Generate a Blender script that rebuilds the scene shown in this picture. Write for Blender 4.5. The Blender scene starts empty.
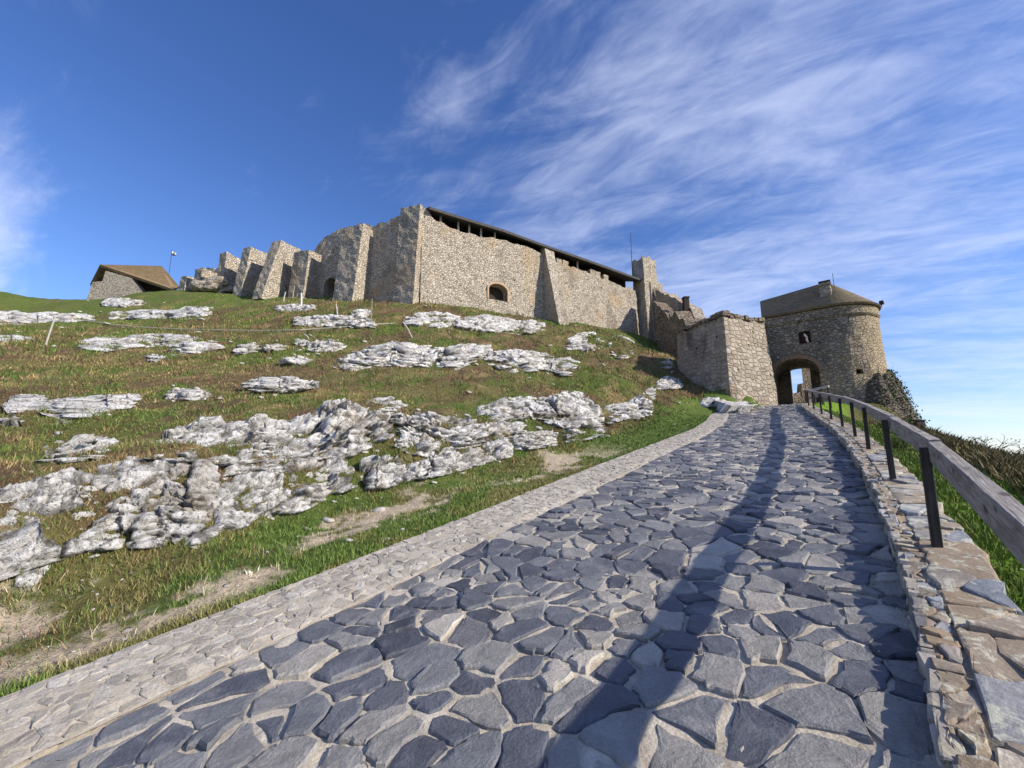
import bpy, bmesh, math, random
import numpy as np
from mathutils import Vector, Matrix

R = math.radians
random.seed(7)
rng = np.random.default_rng(7)
SC = bpy.context.scene
COL = SC.collection

# ------------------------------------------------------------------ camera
CAM_H = 1.65
PITCH = 9.0
FPX = 430.0
cam_d = bpy.data.cameras.new('camera')
cam_d.sensor_width = 36.0
cam_d.lens = 36.0 * FPX / 1024.0
cam_d.clip_start = 0.05
cam_d.clip_end = 12000
cam = bpy.data.objects.new('camera', cam_d)
COL.objects.link(cam)
cam.location = (0, 0, CAM_H)
cam.rotation_euler = (R(90 + PITCH), 0, 0)
SC.camera = cam

# ------------------------------------------------------------------ light
SUN_AZ = 112.0      # clockwise from +Y
SUN_EL = 31.0
SC.view_settings.view_transform = 'Standard'
SC.view_settings.look = 'None'
SC.view_settings.gamma = 1.0
SC.view_settings.exposure = 0.58
sd = bpy.data.lights.new('sun', 'SUN')
sd.energy = 4.2
sd.angle = R(0.53)
sd.color = (1.0, 0.915, 0.785)
so = bpy.data.objects.new('sun', sd)
COL.objects.link(so)
to_sun = Vector((math.sin(R(SUN_AZ)) * math.cos(R(SUN_EL)), math.cos(R(SUN_AZ)) * math.cos(R(SUN_EL)), math.sin(R(SUN_EL))))
so.rotation_euler = to_sun.to_track_quat('Z', 'Y').to_euler()
so.location = (40, -10, 60)


# ------------------------------------------------------------------ node helper
class NT:
    def __init__(self, tree):
        self.t = tree
        tree.nodes.clear()

    def n(self, kind, ins=None, **props):
        nd = self.t.nodes.new(kind)
        for k, v in props.items():
            setattr(nd, k, v)
        for k, v in (ins or {}).items():
            self.put(nd.inputs[k], v)
        return nd

    def put(self, sock, v):
        if isinstance(v, bpy.types.NodeSocket):
            self.t.links.new(v, sock)
        else:
            if isinstance(v, tuple) and len(v) == 3 and sock.type == 'RGBA':
                v = v + (1.0,)
            sock.default_value = v

    def math(self, op, a, b=0.0, c=None, clamp=False):
        nd = self.t.nodes.new('ShaderNodeMath')
        nd.operation = op
        nd.use_clamp = clamp
        self.put(nd.inputs[0], a)
        self.put(nd.inputs[1], b)
        if c is not None:
            self.put(nd.inputs[2], c)
        return nd.outputs[0]

    def mix(self, f, a, b, mode='MIX'):
        nd = self.t.nodes.new('ShaderNodeMix')
        nd.data_type = 'RGBA'
        nd.blend_type = mode
        nd.clamp_factor = True
        self.put(nd.inputs[0], f)
        self.put(nd.inputs[6], a)
        self.put(nd.inputs[7], b)
        return nd.outputs[2]

    def ramp(self, f, *stops, interp='LINEAR'):
        nd = self.t.nodes.new('ShaderNodeValToRGB')
        cr = nd.color_ramp
        cr.interpolation = interp
        while len(cr.elements) < len(stops):
            cr.elements.new(0.5)
        for e, (p, c) in zip(cr.elements, stops):
            e.position = p
            if isinstance(c, (int, float)):
                c = (c, c, c)
            e.color = tuple(c) + (1.0,)
        self.put(nd.inputs[0], f)
        return nd.outputs[0]

    def step(self, f, lo, hi):
        nd = self.t.nodes.new('ShaderNodeMapRange')
        nd.interpolation_type = 'SMOOTHSTEP'
        self.put(nd.inputs[0], f)
        nd.inputs[1].default_value = lo
        nd.inputs[2].default_value = hi
        return nd.outputs[0]

    def noise(self, vec, scale, detail=4, rough=0.55, dist=0.0):
        nd = self.t.nodes.new('ShaderNodeTexNoise')
        self.put(nd.inputs['Vector'], vec)
        nd.inputs['Scale'].default_value = scale
        nd.inputs['Detail'].default_value = detail
        nd.inputs['Roughness'].default_value = rough
        nd.inputs['Distortion'].default_value = dist
        return nd.outputs['Fac']

    def voro(self, vec, scale, feature='F1', rnd=1.0):
        nd = self.t.nodes.new('ShaderNodeTexVoronoi')
        nd.feature = feature
        self.put(nd.inputs['Vector'], vec)
        nd.inputs['Scale'].default_value = scale
        nd.inputs['Randomness'].default_value = rnd
        return nd

    def mapping(self, vec, scale=(1, 1, 1), rot=(0, 0, 0)):
        nd = self.t.nodes.new('ShaderNodeMapping')
        self.put(nd.inputs['Vector'], vec)
        nd.inputs['Scale'].default_value = scale
        nd.inputs['Rotation'].default_value = rot
        return nd.outputs[0]


def new_mat(name):
    m = bpy.data.materials.new(name)
    m.use_nodes = True
    return m, NT(m.node_tree)


def finish(n, col, rough=0.9, bump=None, strength=0.5, dist=0.02, spec=0.3):
    p = n.n('ShaderNodeBsdfPrincipled')
    n.put(p.inputs['Base Color'], col)
    n.put(p.inputs['Roughness'], rough)
    p.inputs['Specular IOR Level'].default_value = spec
    if bump is not None:
        b = n.n('ShaderNodeBump', {'Height': bump})
        b.inputs['Strength'].default_value = strength
        b.inputs['Distance'].default_value = dist
        n.put(p.inputs['Normal'], b.outputs[0])
    o = n.n('ShaderNodeOutputMaterial')
    n.t.links.new(p.outputs[0], o.inputs[0])
    return p


# ------------------------------------------------------------------ world: sky and cirrus
w = bpy.data.worlds.new('World')
SC.world = w
w.use_nodes = True
n = NT(w.node_tree)
sky = n.n('ShaderNodeTexSky', sky_type='NISHITA', sun_disc=False)
sky.sun_elevation = R(SUN_EL)
sky.sun_rotation = R(SUN_AZ)
sky.altitude = 300
sky.air_density = 1.0
sky.dust_density = 0.05
sky.ozone_density = 2.6
hs = n.n('ShaderNodeHueSaturation', {'Color': sky.outputs[0]})
hs.inputs['Hue'].default_value = 0.516
hs.inputs['Saturation'].default_value = 1.22
hs.inputs['Value'].default_value = 1.17
tc = n.n('ShaderNodeTexCoord').outputs['Generated']
sep = n.n('ShaderNodeSeparateXYZ', {0: tc})
X, Y, Z = sep.outputs
zz = n.math('ADD', n.math('MAXIMUM', Z, 0.0), 0.22)
cx = n.math('DIVIDE', X, zz)
cy = n.math('DIVIDE', Y, zz)
cv = n.n('ShaderNodeCombineXYZ', {0: cx, 1: cy, 2: 0.0}).outputs[0]
# thin cirrus on one sheet: soft veils, fibres, and ripples
veil = n.noise(n.mapping(n.mapping(cv, (1, 1, 1), (0, 0, R(24))), (0.7, 1.5, 1)), 1.15, 5, 0.5, 0.35)
fib = n.noise(n.mapping(n.mapping(cv, (1, 1, 1), (0, 0, R(24))), (0.75, 2.3, 1)), 1.9, 7, 0.60, 1.2)
puff = n.noise(n.mapping(n.mapping(cv, (1, 1, 1), (0, 0, R(36))), (1.2, 2.4, 1)), 4.4, 7, 0.64, 1.0)
az = n.math('ARCTAN2', X, Y)
right = n.step(az, -0.85, 0.50)
left = n.step(n.math('MULTIPLY', az, -1.0), 0.82, 0.93)
left = n.math('MULTIPLY', left, n.math('SUBTRACT', 1.0, n.step(Z, 0.36, 0.52)))
base = n.math('MAXIMUM', right, n.math('MULTIPLY', left, 1.25))
dens = n.math('ADD', n.math('MULTIPLY', veil, 0.34), n.math('MULTIPLY', fib, 0.42))
dens = n.math('ADD', dens, n.math('MULTIPLY', puff, 0.24))
dens = n.math('ADD', dens, n.math('MULTIPLY', n.math('SUBTRACT', base, 0.70), 0.21))
cl = n.step(dens, 0.42, 0.74)
lowb = n.noise(n.mapping(tc, (1.2, 1.2, 16.0)), 2.2, 5, 0.55, 0.4)
lowm = n.math('MULTIPLY', n.math('SUBTRACT', 1.0, n.step(Z, 0.02, 0.17)), n.step(lowb, 0.34, 0.60))
cl = n.math('MAXIMUM', cl, n.math('MULTIPLY', lowm, 0.95), clamp=True)
cl = n.math('MULTIPLY', cl, 0.54)
hz = n.mix(n.step(Z, -0.02, 0.32), (0.66, 0.70, 0.90), (1.0, 1.0, 1.0))
skyb = n.mix(1.0, hs.outputs[0], hz, 'MULTIPLY')
skyc = n.mix(cl, skyb, (5.9, 6.4, 8.1))
bg = n.n('ShaderNodeBackground', {'Color': skyc})
bg.inputs['Strength'].default_value = 0.105
wo = n.n('ShaderNodeOutputWorld')
n.t.links.new(bg.outputs[0], wo.inputs[0])

# ------------------------------------------------------------------ survey helpers
CP, SP = math.cos(R(PITCH)), math.sin(R(PITCH))


def ray(px, py):
    x = (px - 512) / FPX
    v = (384 - py) / FPX
    return np.array([x, CP - v * SP, SP + v * CP])


def at(px, py, Y):
    r = ray(px, py)
    return np.array([0, 0, CAM_H]) + r * (Y / r[1])


def zat(py, Y):
    r = ray(512, py)
    return CAM_H + Y * r[2] / r[1]


def on_line(px, py, p, d):
    """plan point where the sight line of a surveyed point crosses the wall line p + k d; returns k"""
    r = ray(px, py)
    q = r[0] / r[1]
    return (q * p[1] - p[0]) / (d[0] - q * d[1])


def azv(a):
    return np.array([math.sin(R(a)), math.cos(R(a))])


# road frame: s along the road, t to its left
AZ = 35.0
S2 = azv(AZ)
T2 = np.array([-S2[1], S2[0]])
M = 0.14


def W(s, t, z):
    return np.array([s * S2[0] + t * T2[0], s * S2[1] + t * T2[1], z])


def st(x, y):
    return x * S2[0] + y * S2[1], x * T2[0] + y * T2[1]


def ease(x, a, b):
    q = np.clip((x - a) / (b - a), 0, 1)
    return q * q * (3 - 2 * q)


def roadz(s):
    s = np.asarray(s, float)
    k = np.clip(s - 33, 0, 6)
    return np.where(s < 33, M * s, M * 33 + M * (k - k * k / 12))


_tR = np.array([(-12, -.24), (0, -.24), (2.2, -.29), (3.3, -.38), (4.3, -.46), (6.2, -.54), (9.2, -.58), (12, -.57), (14.7, -.48), (17, -.33), (20, -.12), (24, .16), (28.6, .45), (31, .5), (34, .15), (37, -.55), (46, -.6)])
_tLi = np.array([(-12, 3.6), (0, 3.5), (3, 3.36), (9, 3.2), (16, 3.0), (20, 3.1), (24, 3.5), (28, 3.95), (31, 3.75), (34, 2.9), (37, 2.0), (46, 1.9)])
_tLo = np.array([(-12, 4.4), (0, 4.35), (4, 4.24), (9, 4.15), (13, 4.02), (18, 3.86), (22, 4.15), (26, 4.7), (29, 4.8), (31, 4.0), (34, 3.02), (37, 2.1), (46, 2.0)])


def smooth_curve(tab):
    ss = np.linspace(tab[0, 0], tab[-1, 0], 600)
    v = np.interp(ss, tab[:, 0], tab[:, 1])
    k = np.hanning(19)
    k /= k.sum()
    v = np.convolve(np.pad(v, 9, mode='edge'), k, mode='valid')
    return lambda s: np.interp(s, ss, v)


tR, tLi, tLo = smooth_curve(_tR), smooth_curve(_tLi), smooth_curve(_tLo)


# ------------------------------------------------------------------ vectorised noise
def _hash(i, j, k, seed):
    with np.errstate(over='ignore'):
        h = (i.astype(np.uint32) * np.uint32(374761393) + j.astype(np.uint32) * np.uint32(668265263)
             + k.astype(np.uint32) * np.uint32(2147483647 - 58) + np.uint32(seed * 974711 + 1013))
        h = (h ^ (h >> np.uint32(13))) * np.uint32(1274126177)
        h = h ^ (h >> np.uint32(16))
    return h.astype(np.float64) / 4294967295.0


def vn(x, y, z=None, seed=0):
    x = np.asarray(x, float)
    y = np.asarray(y, float)
    z = np.zeros_like(x) if z is None else np.asarray(z, float)
    x, y, z = np.broadcast_arrays(x, y, z)
    i, j, k = np.floor(x).astype(np.int64), np.floor(y).astype(np.int64), np.floor(z).astype(np.int64)
    f = [a - b for a, b in ((x, i), (y, j), (z, k))]
    u, v, q = [a * a * (3 - 2 * a) for a in f]
    r = 0
    for a in (0, 1):
        for b in (0, 1):
            for c in (0, 1):
                r = r + _hash(i + a, j + b, k + c, seed) * (u if a else 1 - u) * (v if b else 1 - v) * (q if c else 1 - q)
    return r


def fbm(x, y, z=None, seed=0, oct=4, gain=0.5, lac=2.03):
    a, tot, r, f = 1.0, 0.0, 0.0, 1.0
    for o in range(oct):
        r = r + a * vn(np.asarray(x) * f + 17.3 * o, np.asarray(y) * f - 9.1 * o, None if z is None else np.asarray(z) * f + 3.7 * o, seed + o)
        tot += a
        a *= gain
        f *= lac
    return r / tot


def cellular(x, y, z, seed=0, facets=False):
    """distances to the two nearest of one jittered point per unit cell"""
    i, j, k = np.floor(x).astype(np.int64), np.floor(y).astype(np.int64), np.floor(z).astype(np.int64)
    d1 = np.full(x.shape, 9.0)
    d2 = np.full(x.shape, 9.0)
    cid = np.zeros(x.shape)
    fac = np.zeros(x.shape)
    for a in (-1, 0, 1):
        for b in (-1, 0, 1):
            for c in (-1, 0, 1):
                I, J, K = i + a, j + b, k + c
                dx = I + _hash(I, J, K, seed) - x
                dy = J + _hash(I, J, K, seed + 11) - y
                dz = K + _hash(I, J, K, seed + 23) - z
                d = np.sqrt(dx * dx + dy * dy + dz * dz)
                h = _hash(I, J, K, seed + 31)
                near = d < d1
                d2 = np.where(near, d1, np.minimum(d2, d))
                cid = np.where(near, h, cid)
                fac = np.where(near, (_hash(I, J, K, seed + 41) - 0.5) * dx + (_hash(I, J, K, seed + 43) - 0.5) * dy + (_hash(I, J, K, seed + 47) - 0.5) * dz, fac)
                d1 = np.where(near, d, d1)
    return (d1, d2, cid, fac) if facets else (d1, d2, cid)


# ------------------------------------------------------------------ mesh helpers
def mesh_obj(name, verts, faces, mat, parent=None, smooth=False, mats=None, fmat=None, link=True):
    me = bpy.data.meshes.new(name)
    verts = np.asarray(verts, float).reshape(-1, 3)
    if parent is not None:
        verts = verts - np.array(parent.get('_o', (0, 0, 0)))
    if isinstance(faces, np.ndarray):
        k = faces.shape[1]
        nf = len(faces)
        me.vertices.add(len(verts))
        me.vertices.foreach_set('co', verts.astype(np.float32).ravel())
        me.loops.add(nf * k)
        me.loops.foreach_set('vertex_index', faces.astype(np.int32).ravel())
        me.polygons.add(nf)
        me.polygons.foreach_set('loop_start', np.arange(0, nf * k, k, dtype=np.int32))
        me.polygons.foreach_set('loop_total', np.full(nf, k, dtype=np.int32))
        me.update(calc_edges=True)
    else:
        me.from_pydata(verts.tolist(), [], faces)
    for m in (mats or [mat]):
        me.materials.append(m)
    if fmat is not None:
        me.polygons.foreach_set('material_index', np.asarray(fmat, np.int32))
    me.validate()
    if smooth:
        me.polygons.foreach_set('use_smooth', np.ones(len(me.polygons), bool))
    me.update()
    o = bpy.data.objects.new(name, me)
    if link:
        COL.objects.link(o)
    if parent is not None:
        o.parent = parent
    return o


def tag(o, label=None, cat=None, group=None, kind=None):
    if label:
        o['label'] = label
    if cat:
        o['category'] = cat
    if group:
        o['group'] = group
    if kind:
        o['kind'] = kind
    return o


def thing(name, loc, label, cat, group=None):
    o = bpy.data.objects.new(name, None)
    COL.objects.link(o)
    o.empty_display_size = 0.3
    o.location = tuple(float(a) for a in loc)
    o['_o'] = [float(a) for a in loc]
    return tag(o, label, cat, group)


def grid_faces(nu, nv, wrap=False):
    """quads over an array of nu x nv vertices"""
    i = np.arange(nu if wrap else nu - 1)[:, None]
    j = np.arange(nv - 1)[None, :]
    a = i * nv + j
    b = ((i + 1) % nu) * nv + j
    return np.stack([a, b, b + 1, a + 1], -1).reshape(-1, 4)


class MB:
    """collects simple solids into one mesh"""
    def __init__(self):
        self.v, self.f = [], []

    def add(self, v, f):
        o = len(self.v)
        self.v += [tuple(map(float, p)) for p in v]
        self.f += [tuple(o + i for i in q) for q in f]

    def prism(self, base, top):
        k = len(base)
        self.add(list(base) + list(top), [tuple(range(k))[::-1], tuple(range(k, 2 * k))]
                 + [(i, (i + 1) % k, k + (i + 1) % k, k + i) for i in range(k)])

    def beam(self, a, b, w_, h_, up=(0, 0, 1)):
        a, b = Vector(a), Vector(b)
        d = (b - a).normalized()
        s = d.cross(Vector(up))
        s = s.normalized() if s.length > 1e-6 else Vector((1, 0, 0))
        u = s.cross(d).normalized()
        q = [(-1, -1), (1, -1), (1, 1), (-1, 1)]
        self.prism([a + s * (x * w_ / 2) + u * (y * h_ / 2) for x, y in q], [b + s * (x * w_ / 2) + u * (y * h_ / 2) for x, y in q])

    def tube(self, pts, r, k=8):
        pts = [Vector(p) for p in pts]
        rs = r if isinstance(r, (list, tuple)) else [r] * len(pts)
        rings = []
        for i, p in enumerate(pts):
            d = (pts[min(i + 1, len(pts) - 1)] - pts[max(i - 1, 0)]).normalized()
            s = d.cross(Vector((0, 0, 1)))
            s = s.normalized() if s.length > 1e-4 else Vector((1, 0, 0))
            u = s.cross(d)
            rings.append([p + (s * math.cos(2 * math.pi * j / k) + u * math.sin(2 * math.pi * j / k)) * rs[i] for j in range(k)])
        v = [q for rg in rings for q in rg]
        f = [(i * k + j, i * k + (j + 1) % k, (i + 1) * k + (j + 1) % k, (i + 1) * k + j) for i in range(len(pts) - 1) for j in range(k)]
        f += [tuple(range(k))[::-1], tuple(range((len(pts) - 1) * k, len(pts) * k))]
        self.add(v, f)

    def build(self, name, mat, parent=None, smooth=False, bevel=0.0):
        o = mesh_obj(name, self.v, self.f, mat, parent, smooth)
        bm = bmesh.new()
        bm.from_mesh(o.data)
        bmesh.ops.recalc_face_normals(bm, faces=bm.faces)
        bm.to_mesh(o.data)
        bm.free()
        if bevel:
            md = o.modifiers.new('bevel', 'BEVEL')
            md.width = bevel
            md.segments = 2
        return o


def fix_normals(o):
    bm = bmesh.new()
    bm.from_mesh(o.data)
    bmesh.ops.recalc_face_normals(bm, faces=bm.faces)
    bm.to_mesh(o.data)
    bm.free()


def carve(o, cutters):
    """cut real openings out of a closed mesh; the cutters are thrown away"""
    for c in cutters:
        fix_normals(c)
        md = o.modifiers.new('cut', 'BOOLEAN')
        md.operation = 'DIFFERENCE'
        md.solver = 'EXACT'
        md.object = c
    dg = bpy.context.evaluated_depsgraph_get()
    dg.update()
    me = bpy.data.meshes.new_from_object(o.evaluated_get(dg))
    o.modifiers.clear()
    old = o.data
    o.data = me
    bpy.data.meshes.remove(old)
    for c in cutters:
        m = c.data
        bpy.data.objects.remove(c)
        bpy.data.meshes.remove(m)


def arch_prism(p, d, nrm, z0, w_, h_, rise, depth, front=0.6, seg=10, push=None):
    """a cutter: arched outline of width w_ around plan point p on a wall along d, pushed in against nrm"""
    out = [(-w_ / 2, 0.0), (w_ / 2, 0.0)]
    for i in range(seg + 1):
        a = math.pi * i / seg
        out.append((w_ / 2 * math.cos(a), h_ - rise + rise * math.sin(a)))
    m = MB()
    o_ = nrm if push is None else -np.asarray(push)
    q = lambda u, v, k: (p[0] + d[0] * u + o_[0] * k, p[1] + d[1] * u + o_[1] * k, z0 + v)
    m.prism([q(u, v, front) for u, v in out], [q(u, v, -depth) for u, v in out])
    return m.build('cutter', None)


# ------------------------------------------------------------------ materials
def stone_wall_mat(name, c1, c2, mortar, scale=3.6, stain=(0.10, 0.085, 0.07), stain_amt=0.35, warm=None, edge_amt=0.8, rnd=1.0, flat=1.45, plaster=False):
    m, n = new_mat(name)
    tc = n.n('ShaderNodeTexCoord').outputs['Object']
    wob = n.n('ShaderNodeTexNoise', {'Vector': tc, 'Scale': 2.5, 'Detail': 2.0})
    vec = n.n('ShaderNodeVectorMath', {0: tc, 1: n.n('ShaderNodeVectorMath', {0: wob.outputs['Color'], 1: (0.22, 0.22, 0.12)}, operation='MULTIPLY').outputs[0]}, operation='ADD').outputs[0]
    vec = n.mapping(vec, (1, 1, flat))
    v1 = n.voro(vec, scale, 'F1', rnd)
    ve = n.voro(vec, scale, 'DISTANCE_TO_EDGE', rnd)
    cell = n.n('ShaderNodeSeparateColor', {0: v1.outputs['Color']})
    col = n.mix(cell.outputs[0], c1, c2)
    dark = n.step(cell.outputs[1], 0.72, 0.98)
    col = n.mix(n.math('MULTIPLY', dark, 0.55), col, tuple(0.38 * a for a in c1))
    g = n.noise(tc, 26, 5, 0.65)
    col = n.mix(0.55, col, n.ramp(g, (0.25, 0.55), (0.75, 1.4)), 'MULTIPLY')
    edge = n.math('SUBTRACT', 1.0, n.step(ve.outputs['Distance'], 0.02, 0.11))
    mcol = n.mix(n.step(n.noise(tc, 1.1, 3), 0.38, 0.62), mortar, tuple(0.45 * a for a in mortar))
    col = n.mix(n.math('MULTIPLY', edge, edge_amt), col, mcol)
    big = n.noise(n.mapping(tc, (1, 1, 0.45)), 0.42, 5, 0.6, 0.4)
    col = n.mix(n.math('MULTIPLY', n.step(big, 0.50, 0.70), stain_amt), col, stain)
    if warm:
        wn = n.noise(tc, 0.3, 3, 0.5)
        col = n.mix(n.math('MULTIPLY', n.step(wn, 0.50, 0.68), 0.45), col, warm)
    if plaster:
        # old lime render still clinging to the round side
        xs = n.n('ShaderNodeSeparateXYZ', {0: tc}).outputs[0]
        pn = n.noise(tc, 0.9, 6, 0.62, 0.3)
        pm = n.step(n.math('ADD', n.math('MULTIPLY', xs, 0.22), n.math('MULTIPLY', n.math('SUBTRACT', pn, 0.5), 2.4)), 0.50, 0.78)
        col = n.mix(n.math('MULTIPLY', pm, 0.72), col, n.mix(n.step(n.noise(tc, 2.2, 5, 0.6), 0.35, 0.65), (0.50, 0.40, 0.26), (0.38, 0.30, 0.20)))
    # putlog holes and knocked-out stones
    ho = n.voro(tc, 0.85)
    hm = n.math('SUBTRACT', 1.0, n.step(ho.outputs['Distance'], 0.055, 0.11))
    col = n.mix(n.math('MULTIPLY', hm, 0.75), col, (0.05, 0.042, 0.034))
    h = n.math('ADD', n.math('MULTIPLY', n.step(ve.outputs['Distance'], 0.0, 0.16), 0.8), n.math('MULTIPLY', cell.outputs[2], 0.7))
    h = n.math('ADD', h, n.math('MULTIPLY', g, 0.35))
    h = n.math('SUBTRACT', h, n.math('MULTIPLY', hm, 2.0))
    finish(n, col, 0.95, h, 0.9, 0.10, 0.15)
    return m


M_WALL = stone_wall_mat('rubble_masonry', (0.64, 0.565, 0.455), (0.47, 0.405, 0.32), (0.30, 0.255, 0.20), 3.7, warm=(0.52, 0.37, 0.20), stain_amt=0.42)
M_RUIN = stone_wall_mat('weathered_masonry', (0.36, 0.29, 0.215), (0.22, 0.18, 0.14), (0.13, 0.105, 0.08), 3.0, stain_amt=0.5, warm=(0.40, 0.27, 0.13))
M_BAST = stone_wall_mat('bastion_masonry', (0.47, 0.41, 0.33), (0.33, 0.275, 0.21), (0.36, 0.31, 0.25), 1.9, stain_amt=0.8, warm=(0.40, 0.29, 0.17), edge_amt=0.25, rnd=0.62, flat=1.7)
M_SKIRT = stone_wall_mat('sooty_rubble', (0.20, 0.17, 0.135), (0.11, 0.095, 0.075), (0.07, 0.06, 0.05), 3.6, stain_amt=0.6)
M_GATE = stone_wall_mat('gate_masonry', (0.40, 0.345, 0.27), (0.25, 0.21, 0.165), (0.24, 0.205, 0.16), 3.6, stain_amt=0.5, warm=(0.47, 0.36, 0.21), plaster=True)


def plain_mat(name, c1, c2, scale=3.0, rough=0.9, bump=0.4, dist=0.02, spec=0.25, stretch=(1, 1, 1)):
    m, n = new_mat(name)
    tc = n.mapping(n.n('ShaderNodeTexCoord').outputs['Object'], stretch)
    a = n.noise(tc, scale, 6, 0.62, 0.3)
    b = n.noise(tc, scale * 6.3, 4, 0.6)
    col = n.mix(n.step(a, 0.3, 0.7), c1, c2)
    col = n.mix(0.6, col, n.ramp(b, (0.25, 0.6), (0.75, 1.35)), 'MULTIPLY')
    finish(n, col, rough, n.math('ADD', a, n.math('MULTIPLY', b, 0.6)), bump, dist, spec)
    return m


M_BRICK = plain_mat('old_brick', (0.30, 0.13, 0.07), (0.38, 0.22, 0.13), 4)
M_OLDBRICK = plain_mat('sooty_brick', (0.20, 0.13, 0.085), (0.27, 0.19, 0.13), 4)
M_PALESTONE = plain_mat('pale_limestone_chip', (0.36, 0.335, 0.29), (0.52, 0.49, 0.44), 1.5)
M_WARMSTONE = plain_mat('warm_brick_and_stone', (0.40, 0.25, 0.14), (0.52, 0.39, 0.26), 5)
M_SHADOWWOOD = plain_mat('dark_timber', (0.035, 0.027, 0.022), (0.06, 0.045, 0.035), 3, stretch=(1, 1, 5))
M_ROOF_EDGE = plain_mat('roof_shingle_grey', (0.055, 0.052, 0.05), (0.10, 0.095, 0.09), 5)
M_PALEWOOD = plain_mat('pale_weathered_wood', (0.40, 0.37, 0.33), (0.52, 0.48, 0.42), 6)
M_PLASTER = plain_mat('pale_masonry_block', (0.56, 0.50, 0.42), (0.44, 0.38, 0.31), 2.0)
M_IRON = plain_mat('dark_iron', (0.03, 0.03, 0.033), (0.05, 0.048, 0.045), 9, 0.6)
M_ROPE = plain_mat('pale_rope', (0.5, 0.48, 0.42), (0.4, 0.37, 0.3), 20)
M_WHITE = plain_mat('white_paint', (0.72, 0.70, 0.66), (0.6, 0.57, 0.52), 8)
M_RED = plain_mat('faded_red', (0.085, 0.03, 0.024), (0.05, 0.028, 0.024), 8)


def shingle_mat(name, c1, c2):
    m, n = new_mat(name)
    tc = n.n('ShaderNodeTexCoord').outputs['Object']
    v = n.voro(n.mapping(tc, (1, 1, 2.6)), 4.5)
    cell = n.n('ShaderNodeSeparateColor', {0: v.outputs['Color']})
    a = n.noise(tc, 0.9, 5, 0.6)
    col = n.mix(cell.outputs[0], c1, c2)
    col = n.mix(n.math('MULTIPLY', n.step(a, 0.48, 0.66), 0.5), col, (0.19, 0.15, 0.06))
    wv = n.n('ShaderNodeSeparateXYZ', {0: tc})
    rows = n.math('FRACT', n.math('MULTIPLY', wv.outputs[2], 6.0))
    col = n.mix(n.math('MULTIPLY', n.math('SUBTRACT', 1.0, n.step(rows, 0.0, 0.22)), 0.55), col, (0.03, 0.025, 0.02))  # shadow gaps between the shingle rows, painted into the colour
    finish(n, col, 0.95, n.math('ADD', rows, cell.outputs[1]), 1.0, 0.12, 0.2)
    return m


M_ROOF = shingle_mat('wood_shingles', (0.25, 0.20, 0.14), (0.15, 0.125, 0.09))
M_ROOF_BARN = shingle_mat('barn_shingles', (0.30, 0.21, 0.12), (0.19, 0.135, 0.08))

# fence timber
m, n = new_mat('grey_fence_timber')
tc = n.n('ShaderNodeTexCoord').outputs['UV']
g1 = n.noise(n.mapping(tc, (3.0, 60, 1)), 1.0, 5, 0.7, 0.8)
g2 = n.noise(n.mapping(tc, (2.2, 9, 1)), 1.4, 4, 0.6, 1.0)
kn = n.voro(n.mapping(tc, (3.2, 7, 1)), 1.0)
knm = n.math('SUBTRACT', 1.0, n.step(kn.outputs['Distance'], 0.08, 0.2))
col = n.mix(n.step(g1, 0.3, 0.7), (0.20, 0.175, 0.15), (0.43, 0.40, 0.365))
col = n.mix(n.math('MULTIPLY', n.step(g2, 0.42, 0.68), 0.6), col, (0.13, 0.11, 0.095))
col = n.mix(n.math('MULTIPLY', knm, 0.8), col, (0.05, 0.04, 0.035))
finish(n, col, 0.85, n.math('ADD', g1, n.math('MULTIPLY', knm, -0.6)), 0.7, 0.012, 0.3)
M_TIMBER = m
m, n = new_mat('dark_post_timber')
tc = n.n('ShaderNodeTexCoord').outputs['Object']
g1 = n.noise(n.mapping(tc, (30, 30, 1.6)), 1.0, 5, 0.7, 0.8)
col = n.mix(n.step(g1, 0.3, 0.7), (0.022, 0.02, 0.018), (0.075, 0.066, 0.057))
finish(n, col, 0.85, g1, 0.6, 0.01, 0.3)
M_POST = m


# paving
def paving_mat(name, stops, rough, lich=None, lich_amt=0.0, grain=1.0, bump=0.5, spec=0.4):
    m, n = new_mat(name)
    geo = n.n('ShaderNodeNewGeometry')
    tc = n.n('ShaderNodeTexCoord').outputs['Object']
    col = n.ramp(geo.outputs['Random Per Island'], *stops)
    a = n.noise(tc, 5.5 * grain, 6, 0.65, 0.5)
    b = n.noise(tc, 60 * grain, 5, 0.7)
    c = n.noise(tc, 1.7 * grain, 3, 0.5)
    col = n.mix(0.65, col, n.ramp(a, (0.25, 0.6), (0.72, 1.5)), 'MULTIPLY')
    col = n.mix(0.55, col, n.ramp(b, (0.3, 0.62), (0.72, 1.42)), 'MULTIPLY')
    dust = n.math('MULTIPLY', n.step(n.math('ADD', n.math('MULTIPLY', a, 0.6), n.math('MULTIPLY', c, 0.4)), 0.52, 0.66), 0.30)
    col = n.mix(dust, col, (0.34, 0.32, 0.29))
    if lich:
        l = n.noise(tc, 7.0, 5, 0.7, 0.6)
        lm = n.math('MULTIPLY', n.step(l, 0.52, 0.60), lich_amt)
        col = n.mix(lm, col, lich)
    finish(n, col, n.ramp(a, (0.3, rough - 0.12), (0.7, rough + 0.12)), n.math('ADD', n.math('MULTIPLY', a, 1.5), n.math('MULTIPLY', b, 0.45)), bump, 0.02, spec)
    return m


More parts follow.
